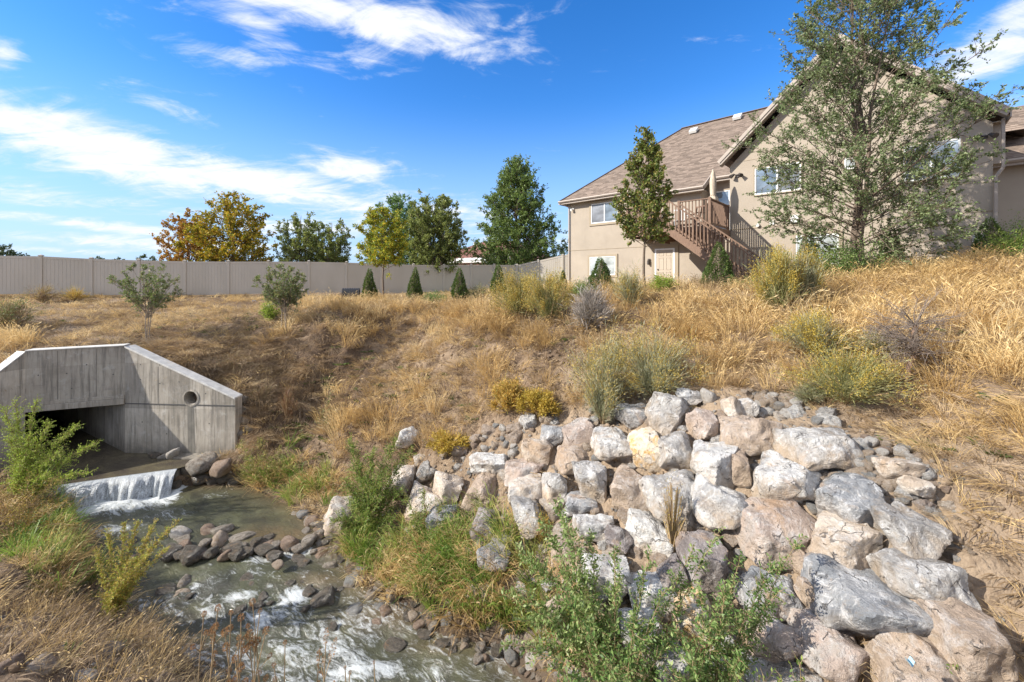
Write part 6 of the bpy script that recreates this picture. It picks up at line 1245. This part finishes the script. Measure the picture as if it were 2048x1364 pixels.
def place(name, label, srcs, n, box, dens, smin, smax, tilt=.25, downhill=.0, rockp=.02, cat='grass'):
    x, y, z, px, py, ok, rk = cand(n, *box); w = dens(px, py, x, y) * np.where(rk, rockp, 1); sel = ok & (rng.rand(n) < w); x, y, z = x[sel], y[sel], z[sel]; m = len(x)
    gx = (H(x + e_, y) - H(x - e_, y)) / (2 * e_); gy_ = (H(x, y + e_) - H(x, y - e_)) / (2 * e_); down = np.arctan2(-gy_, -gx); st = np.clip(np.hypot(gx, gy_), 0, 1.5)
    azi = np.where(rng.rand(m) < .25 + downhill, down + rng.normal(size=m) * .6, rng.rand(m) * 6.28); tl = rng.normal(size=m) * tilt * .5 + downhill * st * .8
    rot = np.stack([np.zeros(m), tl, azi], 1); sc = rng.uniform(smin, smax, m); k = rng.randint(len(srcs), size=m)
    for i, s in enumerate(srcs): j = k == i; scatter(name, label, s, np.stack([x, y, z], 1)[j], rot[j], sc[j])
    return m
TG = [tuft('tall_gold', 1, 60, .50, .13, .10, .0055, L_straw, .25, .28, 0, .5), tuft('tall_gold', 2, 54, .42, .15, .25, .0055, L_straw, .35, .35, 0, .4), tuft('tall_gold', 31, 50, .38, .15, .2, .0055, L_strawb, .35, .35, 0, .5)]
LG = [tuft('laid_gold', 3, 56, .50, .16, .9, .0055, L_straw, .4, .5, .35, .2), tuft('laid_gold', 4, 50, .40, .18, .6, .0055, L_straw, .5, .8, .4, .2), tuft('laid_gold', 32, 50, .36, .2, .4, .0055, L_strawb, .5, 1.0, .4), tuft('laid_gold', 33, 44, .34, .2, .3, .0055, L_litter, .5, 1.0, .4)]
LB = [tuft('hanging_brown', 34, 60, .45, .2, 1.0, .006, L_strawb, 1.0, .4, .4), tuft('hanging_brown', 35, 60, .38, .2, 1.2, .006, L_litter, 1.2, .5, .4)]
SG = [tuft('short_straw', 5, 44, .24, .14, .3, .006, L_straw, .6, .8), tuft('short_straw', 6, 44, .20, .16, .5, .006, L_strawb, .8, .9), tuft('short_straw', 7, 50, .16, .2, .2, .006, L_strawb, .5, 1.3)]
LT = [tuft('litter', 8, 40, .22, .2, .6, .007, L_litter, .4, 1.6, .75), tuft('litter', 9, 40, .18, .22, 1.0, .008, L_strawb, .5, 1.6, .7)]
TN = [tuft('tangle', 21, 60, .26, .25, 0, .0042, L_litter, .35, 1.3, .25, .5), tuft('tangle', 22, 44, .30, .22, .2, .0042, L_straw, .3, .9, .1, .7), tuft('tangle', 23, 60, .22, .25, -.2, .0042, L_strawb, .4, 1.4, .3, .5)]
GW = [tuft('weed', 10, 34, .09, .12, .1, .022, L_weed, .4, 1.4, .2)]
tall = [(800, 610, 170, 42, 1), (700, 650, 90, 30, .8), (950, 640, 120, 40, .55), (1330, 640, 90, 34, .5), (1450, 665, 120, 50, .8), (1430, 740, 90, 60, .8), (1560, 760, 80, 60, .7), (1800, 580, 220, 60, 1), (1950, 560, 140, 70, 1), (1700, 640, 200, 60, .8), (1950, 720, 120, 90, .7), (15, 690, 30, 30, 1), (1240, 840, 60, 30, .5), (720, 860, 60, 50, .35), (1980, 640, 100, 60, .9)]
laid = [(1900, 700, 170, 120, 1), (1950, 880, 120, 80, 1), (1850, 900, 80, 50, .8), (1980, 1000, 90, 70, .9), (1750, 620, 200, 60, .5), (900, 760, 200, 80, .35), (400, 730, 120, 40, .7), (500, 780, 100, 60, .5), (1500, 700, 120, 80, .4), (1000, 650, 120, 50, .4)]
bare = [(1120, 740, 60, 70, .85), (1060, 700, 50, 40, .6), (1560, 680, 50, 50, .55), (100, 640, 110, 26, .6), (1990, 1180, 60, 120, .7), (880, 700, 60, 30, .4), (560, 730, 50, 30, .5), (530, 800, 80, 80, .8), (420, 745, 80, 24, .6)]
box = (-16, 14, 2.5, 17)
far_fade = lambda y: np.clip((16.5 - y) / 3, 0, 1)
def d_tall(px, py, x, y): return np.clip(gauss(px, py, tall) + .35 * (vnoise(x + 3, y, 1.6) > .17) * (px > 680), 0, 1) * far_fade(y)
def d_laid(px, py, x, y): return np.clip(gauss(px, py, laid) + .06, 0, 1) * far_fade(y)
def d_short(px, py, x, y): return (1 - gauss(px, py, bare)) * (.55 + .45 * (vnoise(x, y, 1.1) > -.12)) * np.where((px < 640) & (py < 690), .8, 1) * np.where(nearb(px, py), .22, 1)
def nearb(px, py): return ((px < 620) & (py > 1090))
def d_lit(px, py, x, y): return np.where(nearb(px, py), .35, .9)
c1 = place('tall_golden_grass', 'tall golden dry grass standing on the crest and upper slope', TG, 12000, box, d_tall, .7, 1.5, .3, .1, .01)
c2 = place('laid_golden_grass', 'long dry grass bent over down the slope', LG, 11000, box, d_laid, .45, 1.05, .6, .35, .02)
c3 = place('short_dry_grass', 'short matted dry grass and stubble over the bank', SG, 17000, (-26, 14, 2.5, 23), d_short, .6, 1.3, .6, .12, .03)
c4 = place('dead_leaf_litter', 'brown matted litter and dead stems over the soil', LT, 9000, box, d_lit, .6, 1.3, .5, .5, .05)
gw_ = [(450, 640, 160, 28, .25), (1180, 1180, 200, 160, .15), (560, 600, 60, 14, .8), (640, 820, 60, 50, .6), (600, 880, 50, 40, .6), (680, 740, 60, 40, .6), (600, 830, 60, 70, .6), (800, 760, 80, 40, .25), (470, 640, 80, 20, .3), (1320, 562, 60, 10, .6), (1140, 575, 40, 12, .9), (1900, 960, 200, 60, .1), (100, 1100, 60, 60, .5), (900, 590, 60, 8, .5)]
c5 = place('low_green_weeds', 'low green weeds scattered through the dry grass', GW, 9000, box, lambda px, py, x, y: np.clip(gauss(px, py, gw_) + .05, 0, 1), .6, 1.5, .4, .2, .02)
c7 = place('hanging_dead_grass', 'brown dead grass hanging over the broken lip of the terrace', LB, 6000, (-11, -3, 10.5, 13.6), lambda px, py, x, y: np.clip(gauss(px, py, [(440, 725, 150, 34, 1), (560, 760, 70, 60, .8), (520, 850, 50, 60, .35)]), 0, 1), .35, .95, .8, .4, .0)
c6 = place('tangled_dry_stems', 'tangled pale dry stems covering the near bank', TN, 15000, (-16, 10, 2.2, 16), lambda px, py, x, y: np.clip(gauss(px, py, [(60, 1250, 200, 160, .9), (260, 1340, 200, 120, .9), (0, 1100, 120, 120, .8), (1950, 1050, 90, 120, .25), (300, 640, 300, 45, .3), (700, 780, 250, 90, .25), (1500, 720, 300, 90, .25)]), 0, 1), .4, 1.0, .9, -.1, .05)
# grass at the foot of the fence and green lawn strips
LW = [tuft('lawn', 12, 60, .06, .3, 0, .008, leaf_mat('lawn_blades', [(.06, .14, .02), (.12, .22, .04), (.2, .26, .07)], .3, .6, .3, False), .3, .5)]
place('lawn_grass', 'strip of green lawn showing behind the crest by the fence', LW, 9000, (-8, 6, 17.5, 29), lambda px, py, x, y: ((px > 850) & (px < 1150)) * 1.0, .8, 1.4, .1)
# reeds along the water
RB = [tuft('reed', 13, 40, .55, .12, .15, .011, leaf_mat('reed_tuft_blades', [(.09, .17, .03), (.16, .27, .05), (.27, .36, .07), (.45, .42, .14)], .35, .5, .3, False), .5, .3), tuft('reed', 14, 46, .42, .15, .3, .009, L_straw, .7, .45)]
reed = [(900, 1150, 110, 80, 1), (960, 1210, 110, 60, 1), (1040, 1220, 90, 50, .9), (1120, 1260, 90, 40, .6), (560, 960, 80, 22, .6), (620, 975, 60, 20, .5), (850, 1110, 70, 50, .8), (100, 1080, 60, 60, .7), (120, 1140, 60, 40, .5), (760, 1100, 60, 40, .5)]
place('bank_reeds', 'green and straw coloured reeds along the water edge', RB, 16000, (-11, 5, 4, 11.5), lambda px, py, x, y: np.clip(gauss(px, py, reed), 0, 1) * .85, .55, 1.15, .3, .1, 1.0)
# gravel and pebbles
for j, (st, amt, smin, smax) in enumerate((('tan', 6500, .012, .035), ('pale', 3000, .012, .032), ('grey', 2500, .012, .03), ('river', 900, .03, .055))):
    def dg(px, py, x, y, st=st):
        rk = inside(ROCKW, x, y); return np.where(rk, 1.0, .07 + gauss(px, py, [(1990, 1180, 70, 140, .9), (1850, 960, 60, 60, .8), (150, 1300, 200, 80, .25)])) if st != 'river' else np.clip(1.0 - pdist(POOL, x, y) / .5, 0, 1) * .9
    place('gravel', 'loose gravel and pebbles between the boulders', [cob[st][j]], amt, (-8, 9, 2.5, 11), dg, smin, smax, .6, 0, 1.0)
clod = [rock_mesh('clod', 950 + j, 2, sharp=8, nplanes=10, noise=.12, block=.2, smooth_ang=None) for j in range(2)]
for m_ in clod: m_.materials.append(M_dirt)
place('soil_clods', 'crumbled soil clods over the bare ground of the slope', clod, 16000, (-12, 9, 3, 16), lambda px, py, x, y: np.clip(.25 + gauss(px, py, bare) + gauss(px, py, [(540, 780, 80, 90, .7), (1990, 1180, 70, 140, .8)]), 0, 1) * np.clip((15 - y) / 3, 0, 1), .015, .055, .6, 0, .8, cat='soil')
# drain pipe end, litter
ps = on_ground(702, 18.5); pp = empty('drain_pipe_end', (ps.x, ps.y, ps.z), label='cut end of a black corrugated pipe lying on the crest before the fence', cat='pipe')
g = MB(); g.cyl((-.35, -.1, .25), (.35, .1, .25), .30, .30, 20, caps=False); 
for i in range(8): t = -.33 + i * .09; g.cyl((t, t * .286, .25), (t + .045, (t + .045) * .286, .25), .315, .315, 20, caps=False)
M_black = simple_mat('black_plastic', (.03, .03, .032), .5); link('pipe_wall', g.mesh('pipe_wall', smooth=True), M_black, pp); g = MB(); g.cyl((.30, .085, .25), (-.2, -.057, .25), .285, .285, 20); link('pipe_lining', g.mesh('pipe_lining'), simple_mat('grey_pipe_lining', (.35, .36, .38), .6), pp)
M_blue = simple_mat('blue_plastic', (.05, .30, .60), .5)
for (px, py, lb, m_, s) in ((508, 612, 'scrap of blue plastic litter on the terrace', M_blue, .08), (1823, 1330, 'strip of pale blue litter on the dusty boulder', simple_mat('pale_blue_plastic', (.30, .48, .58), .5), .035)):
    h_ = hit(px, py - 8); h_ = h_ if px < 1000 else h_ * .87 - Vector((0, 0, .27)); g = MB(); n = 7
    for i in range(n): t = i / (n - 1) * 2 - 1; zz2 = .01 + .02 * math.sin(t * 4); g.v += [(t * s, -.02 + .01 * t, zz2 + .0), (t * s, .025, zz2 + .012), (t * s, .025, zz2 + .009), (t * s, -.02 + .01 * t, zz2 - .003)]
    for i in range(n - 1): b = i * 4; g.f += [(b + k, b + (k + 1) % 4, b + 4 + (k + 1) % 4, b + 4 + k) for k in range(4)]
    link('plastic_scrap', g.mesh('plastic_scrap'), m_, None, (h_.x, h_.y, h_.z + (.25 if px > 1000 else .05)), label=lb, cat='litter')
print('tufts', c1, c2, c3, c4, c5, 'cobbles', cnt)
